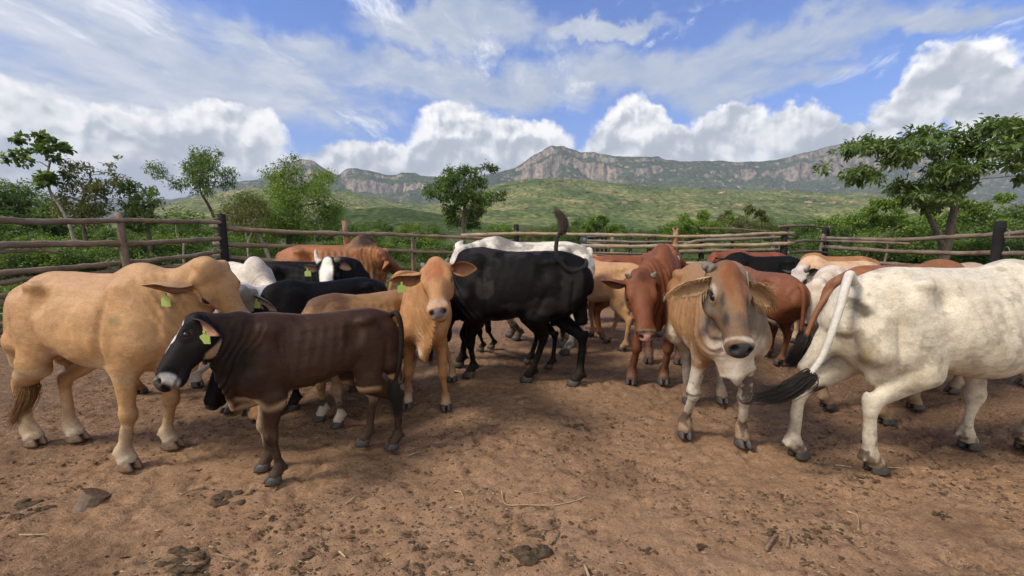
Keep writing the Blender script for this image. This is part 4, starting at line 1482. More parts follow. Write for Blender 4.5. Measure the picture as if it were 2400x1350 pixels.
# (image x, top y, distance, kind)
BL = [(20, 505, 15, 1), (250, 510, 16, 1), (300, 520, 15, 2), (420, 505, 19, 4), (560, 515, 19, 1), (840, 515, 26, 1), (960, 525, 24, 2), (-90, 520, 11.5, 1), (-20, 560, 10.8, 2), (45, 545, 12, 1), (110, 540, 13, 0), (160, 560, 11.5, 1), (215, 545, 14, 2), (260, 560, 12, 1), (310, 550, 13.5, 1), (365, 535, 15, 0), (410, 530, 16, 4), (450, 520, 18, 1), (455, 560, 13, 2), (500, 540, 17, 0), (545, 560, 15, 1), (590, 560, 16, 2),
      (640, 565, 15, 1), (720, 560, 18, 2), (775, 555, 18, 0), (800, 520, 30, 4), (830, 545, 22, 1), (860, 530, 30, 0), (900, 560, 18, 0), (930, 540, 26, 1), (985, 545, 24, 0), (1010, 530, 32, 4), (1030, 560, 19, 1), (1090, 560, 21, 2), (1130, 545, 26, 0), (1150, 530, 34, 1),
      (1190, 515, 36, 0), (1240, 525, 34, 3), (1250, 555, 22, 1), (1290, 520, 40, 1), (1340, 535, 32, 4), (1400, 512, 36, 5), (1430, 535, 34, 3), (1470, 540, 30, 2), (1500, 528, 44, 3), (1540, 530, 40, 2), (1580, 525, 46, 4), (1620, 505, 36, 0), (1660, 510, 36, 0), (1700, 520, 40, 3), (1725, 495, 42, 3),
      (1760, 505, 40, 3), (1790, 515, 44, 4), (1830, 520, 40, 1), (1860, 510, 38, 1), (1900, 520, 34, 4), (1560, 560, 26, 1), (1650, 560, 25, 0), (1740, 555, 26, 1), (1800, 560, 24, 2), (1890, 545, 22, 1), (1950, 530, 24, 2), (1990, 520, 20, 1), (2010, 492, 22, 0), (2050, 478, 21, 0), (2100, 475, 22, 5), (2080, 530, 16, 1),
      (2150, 500, 20, 0), (2200, 500, 20, 0), (2270, 470, 20, 0), (2320, 480, 18, 1), (2380, 470, 20, 2), (2430, 460, 18, 1), (2500, 450, 16, 2), (2140, 545, 15.5, 2), (2190, 550, 15, 1), (2260, 545, 14.5, 1), (2300, 540, 13.5, 0), (2370, 540, 12.5, 1), (2440, 540, 12, 1), (2350, 500, 15, 1), (2000, 560, 18, 2),
      (1180, 560, 24, 1), (1310, 560, 27, 1), (-150, 470, 14, 2), (700, 500, 30, 1), (100, 500, 18, 1), (150, 520, 20, 2), (880, 505, 60, 1), (960, 515, 60, 0), (1360, 515, 60, 4), (1450, 518, 64, 1), (1940, 505, 50, 2), (230, 520, 22, 1), (560, 530, 24, 1), (340, 520, 24, 1)]


def place_words(px):
    for lim, wd in ((-40, 'outside the left edge'), (90, 'under the dark evergreen at left'), (250, 'under the straggling tree at the left'), (430, 'behind the left rail fence'), (580, 'behind the corner post'), (790, 'around the foot of the broad bright tree'),
                    (1010, 'behind the red fence post'), (1180, 'around the lone round-headed tree'), (1345, 'behind the raised black tail'), (1500, 'behind the dark water tank'), (1690, 'behind the knobbed fence post'), (1850, 'left of the gate posts'), (1960, 'in the gate opening'),
                    (2120, 'left of the umbrella tree'), (2300, 'behind the umbrella tree trunk'), (9999, 'at the right edge')):
        if px < lim: return wd
for i, (px, py, Y, k) in enumerate(BL):
    rng = random.Random(i * 7 + 1)
    src = PROTO[k]
    if used[k]:
        r = src.copy(); col.objects.link(r)
        for ch in [c for c in src.children]:
            c = ch.copy(); col.objects.link(c); c.parent = r
    else: r = src; used[k] = True
    p = At(px, py, Y)
    hh = max(.9, p[2])
    s = hh / 2.35
    sx_ = max(s, .75) * rng.uniform(1.0, 1.35)
    r.location = (p[0], Y, 0); r.scale = (sx_, sx_, s); r.rotation_euler = (0, 0, rng.random() * 6.28)
    depthw = 'nearest the rails' if Y < 14 else ('a little way back' if Y < 22 else ('farther back' if Y < 34 else 'far back toward the hills'))
    if 'corner' in place_words(px) and 'farther' in depthw: depthw = 'farther back'
    r['label'] = '%s %s, %s' % (KIND[k], place_words(px), depthw)
    r['group'] = 'bushes beyond the corral fence'

from collections import defaultdict
dup = defaultdict(list)
for ob in scene.objects:
    if ob.parent is None and ob.get('group') == 'bushes beyond the corral fence': dup[ob['label']].append(ob)
for lb, obs in dup.items():
    if len(obs) < 2: continue
    obs.sort(key=lambda ob: ob.location.x / ob.location.y)
    nm = {2: ['left one of two', 'right one of two'], 3: ['leftmost of three', 'middle of three', 'rightmost of three']}.get(len(obs)) or ['leftmost of %d' % len(obs)] + ['number %d from the left' % (q_ + 2) for q_ in range(len(obs) - 2)] + ['rightmost of %d' % len(obs)]
    for ob, wd in zip(obs, nm): ob['label'] = lb.split(',')[0] + ', ' + wd + (' near rails' if 'nearest' in lb else ' far back' if 'far back' in lb else ' set back' if 'farther' in lb else '')
# weeds and low growth beyond the rails
rng = np.random.default_rng(77)
N = 2600
Yw = 9.5 + rng.random(N) ** 1.3 * 26
Xw = (rng.random(N) * 2 - 1) * (Yw * 1.35)
line_l = -7.92 + (Yw - 6.6) * .44
keep = (Yw > 13.6) | (Xw < -6.9) | ((Xw > 9.2) & (Yw > 12 - (Xw - 9.2) * .8))
extra = 500
Xe = -7.6 - rng.random(extra) * 5; Ye = 6 + rng.random(extra) * 5
ke = Xe < -7.92 - .35 + (Ye - 6.6) * .44
P0 = np.concatenate([np.stack([Xw, Yw], 1)[keep], np.stack([Xe, Ye], 1)[ke]])
cen = [np.array([x, y, rng.uniform(.02, .35)]) for x, y in P0]
V, q = leaves(cen, [np.array([.35, .35, .22])] * len(cen), [24] * len(cen), .10, rng, -.3, 8, .3, .2)
V[:, 2] = np.maximum(V[:, 2], -.01)
o = mesh_np('weeds', V, q, None, LEAF_DARK, None, smooth=False)
tag(o, 'green weeds and low growth carpeting the ground outside the rails', 'weeds', kind='stuff')
# pale dead saplings
for i, (px, yb, yt, Y) in enumerate([(583, 605, 545, 13.5), (735, 600, 535, 16), (1060, 615, 575, 18), (590, 615, 560, 14.5), (2068, 612, 565, 13.2), (430, 610, 560, 12.5)]):
    rg = np.random.default_rng(i + 5)
    b0 = At(px, yb, Y); t0 = At(px + rg.uniform(-12, 12), yt, Y)
    mb = MB()
    path = catmull([[b0[0], Y, 0], (b0 + t0) / 2 + rg.normal(size=3) * .05, t0], 5)
    Vt, qt, tt = tube(path - np.array([b0[0], Y, 0]), np.linspace(.04, .015, len(path)), 6, True, .1, rg); mb.add(Vt, qt, tt)
    a = path[6] - np.array([b0[0], Y, 0])
    Vt, qt, tt = tube(catmull([a, a + [rg.uniform(-.3, .3), 0, .3], a + [rg.uniform(-.5, .5), 0, .7]], 3), np.linspace(.02, .008, 7), 5); mb.add(Vt, qt, tt)
    o = mb.build('dead_sapling', BARKP); o.location = (b0[0], Y, 0)
    tag(o, ['pale forked dead stem just right of the corner post', 'bare whitish sapling stem under the broad bright tree', 'thin bare stem left of the round-headed tree', 'second pale dead stem right of the corner post', 'thin bare stem left of the umbrella tree trunk', 'thin bare stem left of the corner post'][i], 'sapling', 'bare saplings behind the fence')
# ================================================================ the herd
import os
LOW = 1.0
CREAM = (.60, .43, .27)
DK = (.022, .019, .017)
STUB = lambda out, up, r, m: ([(.03, .17, -.06), (.0, .22, -.03), (out[0], out[1], up)], r, m)

# --- fawn bull, left front
make_cow('bull', 'fawn young bull in front of the rail fence, leftmost animal of the herd', 1.37,
         hooves=[(178, 1030), (80, 1040), (400, 1047), (300, 1096)], res=.010, coat=(.41, .235, .110),
         root=(-2.86, 2.95, -13), head=((492, 626, 2.80), (588, 768), 1), face=(.74, -.64, .30), hl=.38, hump=.32, girth=1.02, length=.92, legw=1.0, belly=.50, neckw=.98, dewlap=.75, ndip=.055, eyes=1.35, cat='cow',
         paint=[('legs', .06, .34, (.56, .42, .28), .25), ('under', .62, .12, (.52, .36, .22), .2), ('legs', .02, .12, (.58, .50, .38), .1),
                ('body', (.37, -.16, .84), (.07, .08, .05), (.22, .17, .07), 1.4, .8), ('body', (.30, -.16, .76), (.05, .08, .05), (.24, .18, .08), 1.4, .8),
                ('body', (.355, -.115, .40), (.03, .08, .022), (.06, .045, .03), .4, .3), ('body', (-.40, -.1, .34), (.03, .05, .02), (.07, .05, .03), .4, .3),
                ('head', (.9, 0, -.2), (.25, .3, .3), (.60, .45, .33), .3, .5), ('head', (.42, -.2, -.15), (.17, .12, .11), (.56, .40, .28), .4, .5), ('head', (.75, 0, -.1), (.25, .2, .2), (.52, .36, .23), .5, .8)],
         ears=(None, dict(wdir=(-.86, -.48, .0), wn=(-.25, -.6, -.75), L=.52, W=.12, droop=-.06)), inear=(.23, .12, .07), earcol=(.34, .20, .11),
         tag_at=[(387, 690, 2.70, .068)], hoofm=HOOFB, tailhair=HAIRT, tail=[(28, 700, 3.0), (22, 800, 3.05), (50, 880, 3.1)], tail_end=[(70, 900, 3.05), (55, 950, 3.05), (18, 1010, 3.05)], muzc=(.25, .16, .12))

# --- dark calf, foreground
CALF = (.042, .0205, .0125)
make_cow('calf', 'dark brown calf with white star on its forehead and an ear tag, standing in front', 1.10,
         hooves=[(925, 1048), (857, 1040), (650, 1128), (625, 1098)], res=.009, coat=CALF,
         head=((441, 748, 2.42), (350, 893), -1), face=(-.97, -.22, .5), hl=.392, hump=.0, girth=.90, belly=.545, dewlap=.8, legw=.95, length=.90,
         paint=[('body', (.52, 0, .8), (.30, .3, .36), (.018, .013, .011), .5, .6), ('under', .545, .03, (.45, .30, .18), .05), ('body', (.55, 0, .53), (.14, .10, .10), (.52, .38, .24), .4, .3),
                ('legs', .14, .32, (.028, .018, .014), .2), ('body', (-.20, .10, .535), (.05, .04, .022), (.42, .30, .2), .5, .6), ('body', (-.36, -.12, .40), (.12, .10, .16), (.38, .27, .18), .4, .4),
                ('body', (.36, -.12, .3), (.1, .08, .2), (.33, .23, .15), .4, .4),
                ('head', (.4, 0, 0), (2, 2, 2), (.013, .010, .009), 0, .2), ('head', (.30, .14, -.05), (.085, .06, .09), (.65, .62, .58), .9, .3), ('head', (.40, .09, -.02), (.09, .05, .10), (.65, .62, .58), 1.0, .3), ('head', (.50, .045, .0), (.14, .025, .08), (.65, .62, .58), .9, .25),
                ('head', (.20, .07, .0), (.12, .03, .08), (.65, .62, .58), 1.0, .25), ('head', (.42, 0, -.46), (.28, .12, .11), (.45, .32, .2), .4, .4),
                ('head', (.95, 0, -.17), (.09, .2, .15), (.62, .56, .48), .25, .3), ('hairline', -.5, .35, .035, (.11, .05, .028))],
         ears=(dict(wdir=(.86, -.36, -.42), wn=(-.1, -.95, -.1), L=.46, W=.115, droop=.1), dict(wdir=(.8, .3, .12), wn=(-.3, .9, .2), L=.42, W=.11)), inear=(.36, .19, .12), earcol=(.05, .03, .022),
         tags=[(0, .62, .060)], tail=[(930, 735, 3.0), (941, 775, 2.97), (938, 840, 2.95), (924, 905, 2.95)], tail_end=[(926, 915, 2.95), (932, 950, 2.95), (928, 985, 2.94)], tip=(.02, .014, .012))

# --- tan cow facing the camera, centre left
make_cow('cow', 'tan cow looking straight at the camera with half-closed eyes, left of the black one', 1.25,
         hooves=[(950, 905), (1060, 890), (1045, 957), (955, 952)], res=.010, coat=(.37, .19, .078),
         head=((1018, 608, 3.02), (1022, 716), -1), face=(0, -1, .35), hl=.40, facesh=.92, hump=.15, girth=1.0, dewlap=.95, legw=.92,
         paint=[('legs', .04, .14, (.50, .36, .24), .1), ('head', (.25, 0, 0), (.35, .2, .2), (.30, .11, .042), .4, .7), ('head', (.88, 0, -.15), (.13, .3, .2), (.40, .26, .17), .2, .4),
                ('body', (.5, 0, .6), (.12, .06, .16), (.55, .34, .18), .4, .5), ('body', (.5, 0, .50), (.06, .05, .06), (.66, .52, .4), .4, .5)],
         ears=(dict(wdir=(1, .05, -.02), wn=(.1, -.9, .0), L=.40, W=.12, droop=.1), dict(wdir=(-1, -.02, -.28), wn=(.1, -.8, -.5), L=.52, W=.12, droop=.2)), inear=(.20, .085, .045),
         tags=[(1, .62, .06)], muzc=(.13, .10, .10), eyes=.6, pad=1.12,
         horns=[([(.04, .16, -.08), (.0, .20, -.05), (-.02, .215, -.03)], .045, HORNM), ([(.04, .16, -.08), (.0, .20, -.05), (-.02, .215, -.03)], .045, HORNM)],
         tail=[(944, 640, 4.3), (922, 655, 4.3), (915, 690, 4.3), (920, 760, 4.3)])

# --- large black cow in the middle
make_cow('cow', 'large black cow standing broadside in the middle with its tail flung up', 1.46,
         hooves=[(1240, 893), (1350, 903), (1105, 882), (1080, 858)], res=.012, coat=BLACK, head=((1030, 680, 4.65), (1015, 800), 1), face=(-1, -.3, .2), length=.93, girth=1.05, hump=0,
         belly=.495, dewlap=.4, legw=1.0, root=(.05, 4.45, 174), thin=-.25, swsp=.62, paint=[('mott', 5, .56, (.035, .03, .028), .5)],
         tail=[(1372, 612, 4.38), (1370, 625, 4.28), (1335, 635, 4.18), (1306, 600, 4.12), (1306, 560, 4.12), (1318, 535, 4.12)],
         tail_end=[(1318, 540, 4.12), (1318, 515, 4.12), (1296, 484, 4.12)], tip=(.03, .027, .026), tailhair=plain('tail_hair_grizzled', (.09, .07, .055), .7, .2, .4, 80))

# --- red cow, centre right
make_cow('cow', 'red-brown cow facing the camera with lowered head and pink nose', 1.44,
         hooves=[(1590, 850), (1520, 848), (1555, 897), (1480, 897)], res=.011, coat=(.165, .056, .025), root=(1.62, 4.66, -108),
         head=((1503, 640, 3.80), (1521, 782), -1), face=(.0, -1, .25), hl=.40, hump=.45, girth=1.0, dewlap=.55, length=.92, legw=1.05,
         paint=[('legs', .1, .5, (.11, .038, .022), .2), ('head', (.05, 0, 0), (.12, .13, .2), (.10, .03, .015), .8, .6), ('head', (.55, 0, 0), (.35, .1, .2), (.15, .050, .026), .3, .6), ('head', (.93, 0, -.05), (.05, .2, .1), (.30, .2, .13), .3, .4),
                ('head', (.93, 0, -.17), (.05, .3, .2), (.035, .02, .015), .3, .4)],
         ears=(dict(wdir=(.35, .3, -.9), wn=(.5, -.8, 0), L=.3, W=.10), dict(wdir=(-1, .1, .12), wn=(.1, -.6, -.7), L=.42, W=.10, droop=-.2)), inear=(.10, .04, .025), muzc=(.48, .27, .24),
         horns=[([(.04, .18, -.06), (.0, .22, -.03), (-.02, .24, .0)], .05, HORNM), ([(.04, .18, -.06), (.02, .22, -.03), (.02, .26, .0)], .045, HORNM)])

# --- grey-tan cow, right of centre
make_cow('cow', 'grey and tan cow with shaggy drooping ears and dark face stripes looking at the camera', 1.37,
         hooves=[(1690, 940), (1612, 940), (1738, 1040), (1605, 1020)], res=.0085, coat=(.29, .155, .068), root=(1.60, 3.40, -98), thin=.6,
         head=((1712, 622, 2.72), (1752, 806), -1), face=(.08, -1, .25), hl=.412, facesh=.92, hump=.35, girth=1.08, dewlap=1.0, legw=.98, length=.98,
         paint=[('body', (.50, 0, .80), (.34, .3, .32), (.145, .112, .085), .7, .7), ('body', (.55, 0, .58), (.16, .3, .14), (.50, .42, .34), .5, .6), ('legs', .40, .58, (.50, .44, .36), .3),
                ('legs', .16, .30, (.42, .36, .29), .3), ('legs', .10, .13, (.30, .2, .13), .2),
                ('band', .245, .305, (.028, .022, .02), .06, (2, 3)), ('band', .31, .40, (.12, .10, .08), .3, (2, 3)), ('band', .10, .15, (.07, .05, .035), .2, (2, 3)),
                ('body', (.38, .11, .34), (.05, .02, .045), (.09, .075, .06), .6, .6), ('body', (.38, -.11, .34), (.05, .02, .045), (.09, .075, .06), .6, .6),
                ('body', (.37, .12, .11), (.05, .06, .035), (.09, .06, .04), .5, .6), ('body', (.37, -.12, .11), (.05, .06, .035), (.09, .06, .04), .5, .6),
                ('head', (.4, 0, 0), (2, 2, 2), (.17, .10, .055), 0, .2), ('head', (.25, 0, 0), (.40, .17, .22), (.19, .070, .026), .4, .5), ('head', (.5, 0, 0), (.38, .10, .2), (.22, .11, .05), .5, .7),
                ('head', (.46, .14, -.05), (.20, .035, .14), (.05, .04, .034), 1.0, .8), ('head', (.46, -.14, -.05), (.20, .035, .14), (.05, .04, .034), 1.0, .8), ('head', (.66, .12, -.09), (.16, .035, .12), (.05, .042, .036), 1.0, .8), ('head', (.66, -.12, -.09), (.16, .035, .12), (.05, .042, .036), 1.0, .8),
                ('head', (.32, .21, -.10), (.12, .06, .08), (.33, .29, .24), .3, .5), ('head', (.32, -.21, -.10), (.12, .06, .08), (.33, .29, .24), .3, .5),
                ('head', (.72, 0, -.05), (.20, .13, .14), (.07, .055, .045), .9, .9), ('head', (.50, .21, -.26), (.36, .10, .20), (.21, .165, .12), .6, .6), ('head', (.50, -.21, -.26), (.36, .10, .20), (.21, .165, .12), .6, .6), ('head', (.34, .20, -.13), (.10, .08, .07), (.04, .033, .03), .4, .5), ('head', (.34, -.20, -.13), (.10, .08, .07), (.04, .033, .03), .4, .5), ('head', (.90, 0, -.14), (.042, .3, .25), (.52, .45, .37), .6, .7), ('head', (.96, 0, -.27), (.2, .2, .06), (.62, .56, .46), .3, .4)],
         ears=(dict(wdir=(1, -.0, -.72), wn=(.1, -1, -.1), L=.52, W=.125, droop=.15, edge=(.55, .36, .2)), dict(wdir=(-1, -.0, -.48), wn=(.1, -1, -.2), L=.52, W=.12, droop=.2, edge=(.5, .33, .2))), inear=(.36, .22, .12), earcol=(.34, .22, .13),
         muzc=(.035, .034, .036), horns=[None, ([(.03, .20, -.08), (.0, .27, -.08), (.06, .32, -.06)], .075, HORNM)], collar=True, fringe=True, pad=1.32)

# --- white bull, right front
make_cow('bull', 'large dirty white bull walking away to the right edge, tail swinging', 1.42,
         hooves=[(1865, 1070), (2045, 1105), (2265, 1050), (2400, 1055)], res=.010, coat=(.60, .54, .43), root=(2.96, 2.83, 7),
         head=dict(poll=(.88, .05, .93), dir=(.7, .1, -.7)), hump=.1, girth=1.06, belly=.46, length=1.06, legw=1.03, dewlap=.8,
         paint=[('mott', 3.2, .50, (.52, .44, .31), .55), ('mott', 9, .56, (.46, .40, .30), .35), ('mott', 22, .60, (.22, .18, .12), .4), ('body', (-.57, -.10, .80), (.07, .12, .075), (.085, .07, .045), 1.7, .9), ('body', (-.54, -.10, .58), (.045, .1, .16), (.26, .21, .12), 1.3, .8),
                ('legs', .04, .17, (.085, .065, .04), .7, (0, 1)), ('legs', .02, .09, (.12, .09, .06), .3), ('body', (-.66, .2, .16), (.07, .1, .10), (.12, .09, .05), .7, .5), ('body', (-.56, .12, .36), (.08, .1, .06), (.05, .04, .03), 1.4, .5),
                ('body', (-.42, -.18, .30), (.07, .06, .05), (.17, .13, .07), 1.1, .6), ('body', (-.05, 0, .46), (.25, .1, .07), (.40, .29, .2), .4, .5), ('body', (.0, -.25, .84), (.2, .12, .1), (.50, .36, .2), .8, .8)],
         hoofm=HOOFD, tail=[(1990, 645, 2.62), (1966, 730, 2.55), (1930, 830, 2.52), (1893, 885, 2.52)], tail_end=[(1890, 888, 2.52), (1830, 925, 2.52), (1745, 935, 2.5)], tip=(.55, .52, .46))

# --- brown and white cow beside the white bull
make_cow('cow', 'brown-backed cow with white legs, half hidden behind the white bull', 1.36,
         hooves=[(1935, 955), (2070, 992), (2105, 925), (2140, 957)], res=.014, coat=(.24, .095, .04), root=(3.50, 3.78, 12),
         head=dict(poll=(.80, .1, .75), dir=(.5, .1, -.85)), hump=.1, paint=[('body', (-.55, 0, .40), (.22, .4, .36), (.55, .49, .42), .5, .5), ('under', .75, .1, (.5, .42, .33), .3), ('legs', .2, .4, (.30, .20, .12), .4)],
         tail=[(1968, 652, 3.05), (1948, 680, 3.02), (1915, 730, 3.0), (1885, 800, 3.0)], tail_end=[(1884, 805, 3.0), (1868, 835, 3.0), (1845, 865, 3.0)], tip=(.22, .10, .05))

# --- animals between and behind
make_cow('cow', 'brown cow seen end on behind the fawn bull, only its back showing', 1.24, root=(-3.62, 4.6, 92), coat=(.30, .125, .045), res=.016, head=dict(poll=(.8, 0, .7), dir=(.4, 0, -.9)), paint=[('hairline', -.6, .4, .03, (.40, .2, .09))])
make_cow('cow', 'pale cream cow with lowered head, behind the fawn bull on its right', 1.30, root=(-3.0, 4.75, -42), hooves=[None, None, (462, 903), (400, 918)], coat=(.60, .54, .46), res=.014, hump=.5,
         head=dict(poll=(.80, .0, .72), dir=(.4, .0, -.9)), paint=[('body', (.42, 0, .9), (.20, .2, .3), (.42, .37, .32), .6, .6)], thin=.6)
make_cow('cow', 'black cow with white face, one pale horn and green ear tag', 1.30, root=(-2.42, 5.15, 4), coat=BLACK, res=.012,
         head=((767, 607, 4.72), (757, 692), -1), face=(.05, -1, .5), hl=.36, hump=.15, facesh=1.05,
         paint=[('head', (.45, 0, .0), (.60, .17, .28), (.72, .68, .60), .2, .25), ('head', (.37, .2, -.13), (.09, .1, .08), (.02, .02, .02), .2, .3), ('head', (.37, -.2, -.13), (.09, .1, .08), (.02, .02, .02), .2, .3)],
         ears=(dict(wdir=(.9, .3, -.3), wn=(.2, -.8, .3), L=.34), dict(wdir=(-1, -.1, -.05), wn=(0, -.8, -.5), L=.40, W=.13)), inear=(.24, .15, .1), earcol=(.03, .025, .02), tags=[(1, .62, .07)],
         horns=[([(.03, .17, -.06), (.0, .25, -.03), (-.05, .24, .04)], .08, HORNM), ([(.05, .17, -.06), (-.04, .24, -.02), (-.24, .27, .06)], .085, HORNW)])
make_cow('cow', 'rangy brown cow with dark hump standing along the far fence', 1.46, root=(-2.72, 6.5, 4), coat=(.27, .105, .038), res=.014, hump=.75, girth=.95,
         head=((905, 592, 6.35), (950, 640), 1), face=(.7, -.2, .7), hl=.33, thin=1.0, dewlap=.8,
         paint=[('body', (.33, 0, 1.0), (.16, .3, .13), (.035, .022, .017), .8, .5), ('body', (.52, 0, .75), (.17, .3, .28), (.06, .032, .02), 1.2, .9), ('head', (.3, 0, 0), (1.2, 1, 1), (.13, .045, .022), 0, .3), ('head', (.9, 0, -.2), (.25, .4, .3), (.03, .02, .018), .2, .3),
                ('mott', 6, .55, (.15, .06, .025), .6)])
make_cow('cow', 'white cow with grey head and tagged ear behind the fawn bull, head down', 1.16, root=(-2.30, 3.93, -96), hooves=[None, None, (585, 966), (537, 962)], coat=(.62, .56, .48), res=.012,
         head=((572, 690, 3.28), (612, 800), 1), face=(.7, -.7, .4), hl=.40, hump=.3, paint=[('head', (.4, 0, 0), (2, 2, 2), (.17, .15, .13), 0, .3), ('body', (.6, 0, .7), (.22, .3, .3), (.26, .23, .2), .6, .6), ('legs', .1, .3, (.33, .25, .17), .3)],
         ears=(dict(wdir=(.8, -.2, -.7), wn=(-.3, -1, .0), L=.50, W=.11, droop=.3), dict(wdir=(-.8, .2, -.2), wn=(0, -1, 0))), inear=(.25, .17, .13), earcol=(.16, .14, .13), tags=[(0, .3, .06)])
make_cow('cow', 'black cow with lowered head, its sloping back between white and light brown ones', 1.20, root=(-1.72, 3.90, -124), hooves=[(835, 912), None, (690, 957), None], coat=BLACK, res=.012,
         head=dict(poll=(.72, .0, .62), dir=(.4, .0, -.9)), hump=.1)
make_cow('calf', 'light brown calf with white and black fetlocks behind the dark calf', 1.12, hooves=[(950, 940), (945, 925), (795, 998), (755, 983)], root=(-1.24, 3.64, -133), coat=(.27, .15, .065), res=.012,
         head=dict(poll=(.70, .05, .60), dir=(.5, .1, -.8)), hump=.0, belly=.53, paint=[('legs', .02, .42, (.45, .36, .27), .4), ('legs', .17, .20, (.05, .04, .035), .1), ('legs', .11, .13, (.58, .52, .44), .1), ('body', (.35, 0, .95), (.2, .2, .12), (.12, .06, .03), .5, .5)])
make_cow('cow', 'black calf hidden behind the large black cow, only its legs showing', 1.12, root=(-.02, 5.12, 174), hooves=[(1240, 850), (1290, 862), (1130, 822), (1155, 816)], coat=BLACK, res=.018, head=dict(poll=(.68, 0, .75), dir=(.5, 0, -.8)), hump=0)
make_cow('cow', 'tall white cow with mottled grey flecks behind the large black cow', 1.53, root=(.22, 5.75, 176), coat=(.60, .55, .48), res=.014, hump=.25, length=1.0,
         hooves=[None, None, (1215, 796), (1200, 788)],
         head=((1070, 583, 5.45), (1035, 650), 1), face=(-.6, -.5, .6), hl=.34, paint=[('mott', 12, .56, (.16, .14, .12), .6), ('body', (.2, 0, 1), (.2, .3, .25), (.20, .18, .165), 1.2, .9), ('head', (.5, 0, -.2), (.5, .5, .2), (.03, .025, .022), .4, .4), ('legs', .08, .2, (.06, .05, .04), .3)],
         tail=[(1385, 590, 5.65), (1378, 650, 5.62), (1372, 720, 5.6), (1365, 800, 5.6)], tip=(.6, .56, .5), tailhair=HAIRT)
make_cow('cow', 'light tan cow seen from the rear between black and red-brown ones', 1.23, root=(1.36, 6.1, 128), hooves=[None, (1425, 803), None, None], coat=(.40, .225, .11), res=.014, head=dict(poll=(.7, 0, .7), dir=(.5, 0, -.8)), hump=.1,
         paint=[('under', .7, .1, (.5, .35, .22), .3), ('body', (-.45, 0, .75), (.2, .3, .2), (.46, .29, .16), .5, .6)])
make_cow('cow', 'orange-brown cow with only its back showing behind the light tan one', 1.22, root=(1.62, 7.5, 178), coat=(.22, .092, .038), res=.02, head=dict(poll=(.7, 0, .8), dir=(.5, 0, -.8)))
make_cow('cow', 'brown cow whose small horned head shows past the red-brown cow\'s back', 1.30, root=(1.85, 6.6, 10), coat=(.20, .065, .028), res=.018, head=((1585, 592, 6.45), (1612, 618), 1), face=(.5, -.6, .6), hl=.34,
         horns=[None, ([(.03, .18, -.06), (.0, .28, -.03), (-.10, .3, .02)], .09, HORNW)])
make_cow('calf', 'rust-brown calf seen from behind, right of the grey and tan cow\'s ear', 1.18, root=(3.02, 5.15, 96), hooves=[(1800, 835), (1826, 855), None, None], coat=(.175, .063, .028), res=.014, head=dict(poll=(.7, 0, .8), dir=(.5, 0, -.8)), hump=0,
         paint=[('legs', .05, .3, (.14, .05, .025), .3)], thin=.8)
make_cow('cow', 'black cow far back at the right beyond the rust-brown calf', 1.26, root=(4.1, 7.0, 178), coat=BLACK, res=.02, head=dict(poll=(.7, 0, .85), dir=(.5, 0, -.8)))
make_cow('cow', 'pale tan cow with black ear and small horn facing left at the back', 1.24, root=(4.62, 6.05, 184), coat=(.52, .34, .21), res=.014, hump=.45, head=((1872, 630, 5.9), (1850, 712), 1), face=(-.9, -.5, .5), hl=.36,
         paint=[('body', (.60, 0, .8), (.22, .3, .3), (.56, .48, .40), .5, .6), ('head', (.4, 0, 0), (2, 2, 2), (.52, .46, .40), 0, .3), ('head', (.36, .2, -.12), (.13, .1, .1), (.05, .045, .04), .3, .4)],
         ears=(dict(wdir=(.7, -.5, .35), wn=(-.2, -.9, .1), L=.34, W=.13), 'std'), inear=(.03, .025, .02), earcol=(.05, .045, .04), horns=[([(.03, .17, -.06), (-.02, .25, -.03), (-.16, .3, .02)], .07, HORNM), None])
make_cow('cow', 'orange-brown cow along the right fence, just its long back showing', 1.23, root=(5.70, 7.5, 180), coat=(.30, .145, .06), res=.02, head=dict(poll=(.7, 0, .8), dir=(.5, 0, -.8)), length=1.1)
make_cow('cow', 'cream cow with lowered wrinkled face between the pale tan cow and brown-backed one', 1.22, root=(3.98, 5.0, 204), coat=(.56, .47, .38), res=.012, head=((1912, 662, 4.55), (1886, 765), 1), face=(-.9, -.5, .3), hl=.38, hump=.2,
         paint=[('head', (.6, 0, -.25), (.5, .5, .15), (.38, .30, .24), .6, .6)], inear=(.4, .26, .17), earcol=(.50, .38, .27), wr=1.6)
make_cow('cow', 'grey-tan cow with its head to the ground behind the white bull\'s belly', 1.28, root=(4.98, 4.25, 176), coat=(.34, .25, .17), res=.014, head=dict(poll=(.72, .06, .50), dir=(.35, .1, -.9)),
         horns=None)
make_cow('cow', 'small reddish cow farthest back, just left of the black one', 1.25, root=(4.9, 8.6, 182), coat=(.19, .055, .028), res=.022, head=dict(poll=(.7, 0, .95), dir=(.5, 0, -.8)))
make_cow('cow', 'orange cow farthest back near the dark water tank', 1.12, root=(2.0, 8.9, 150), coat=(.36, .14, .06), res=.022, head=dict(poll=(.7, 0, .9), dir=(.5, 0, -.8)))
# ================================================================ corral fences
def wood(name, c, var=.6):
    m, n, b = new_mat(name)
    tc = n.n.new('ShaderNodeTexCoord'); g = n.n.new('ShaderNodeNewGeometry')
    o = tc.outputs['Object']
    s1 = n.noise(o, 3.0, 5, .65); s2 = n.noise(n.vmath('MULTIPLY', o, (1, 1, 5)), 16, 4, .7)
    f = n.math('ADD', n.math('MULTIPLY', s1, .6), n.math('MULTIPLY', s2, .4))
    k = n.maprange(f, .32, .68, 1 - var, 1 + var)
    c_ = n.mix(n.maprange(n.noise(o, 1.1, 3), .4, .65, 0, .6), c, (c[0] * .8, c[0] * .75, c[0] * .68))
    n.put(b.inputs['Base Color'], n.vmath('MULTIPLY', c_, n.comb(k, k, k)))
    b.inputs['Roughness'].default_value = .85; b.inputs['Specular IOR Level'].default_value = .15
    n.put(b.inputs['Normal'], n.bump(f, .8, .03))
    return m


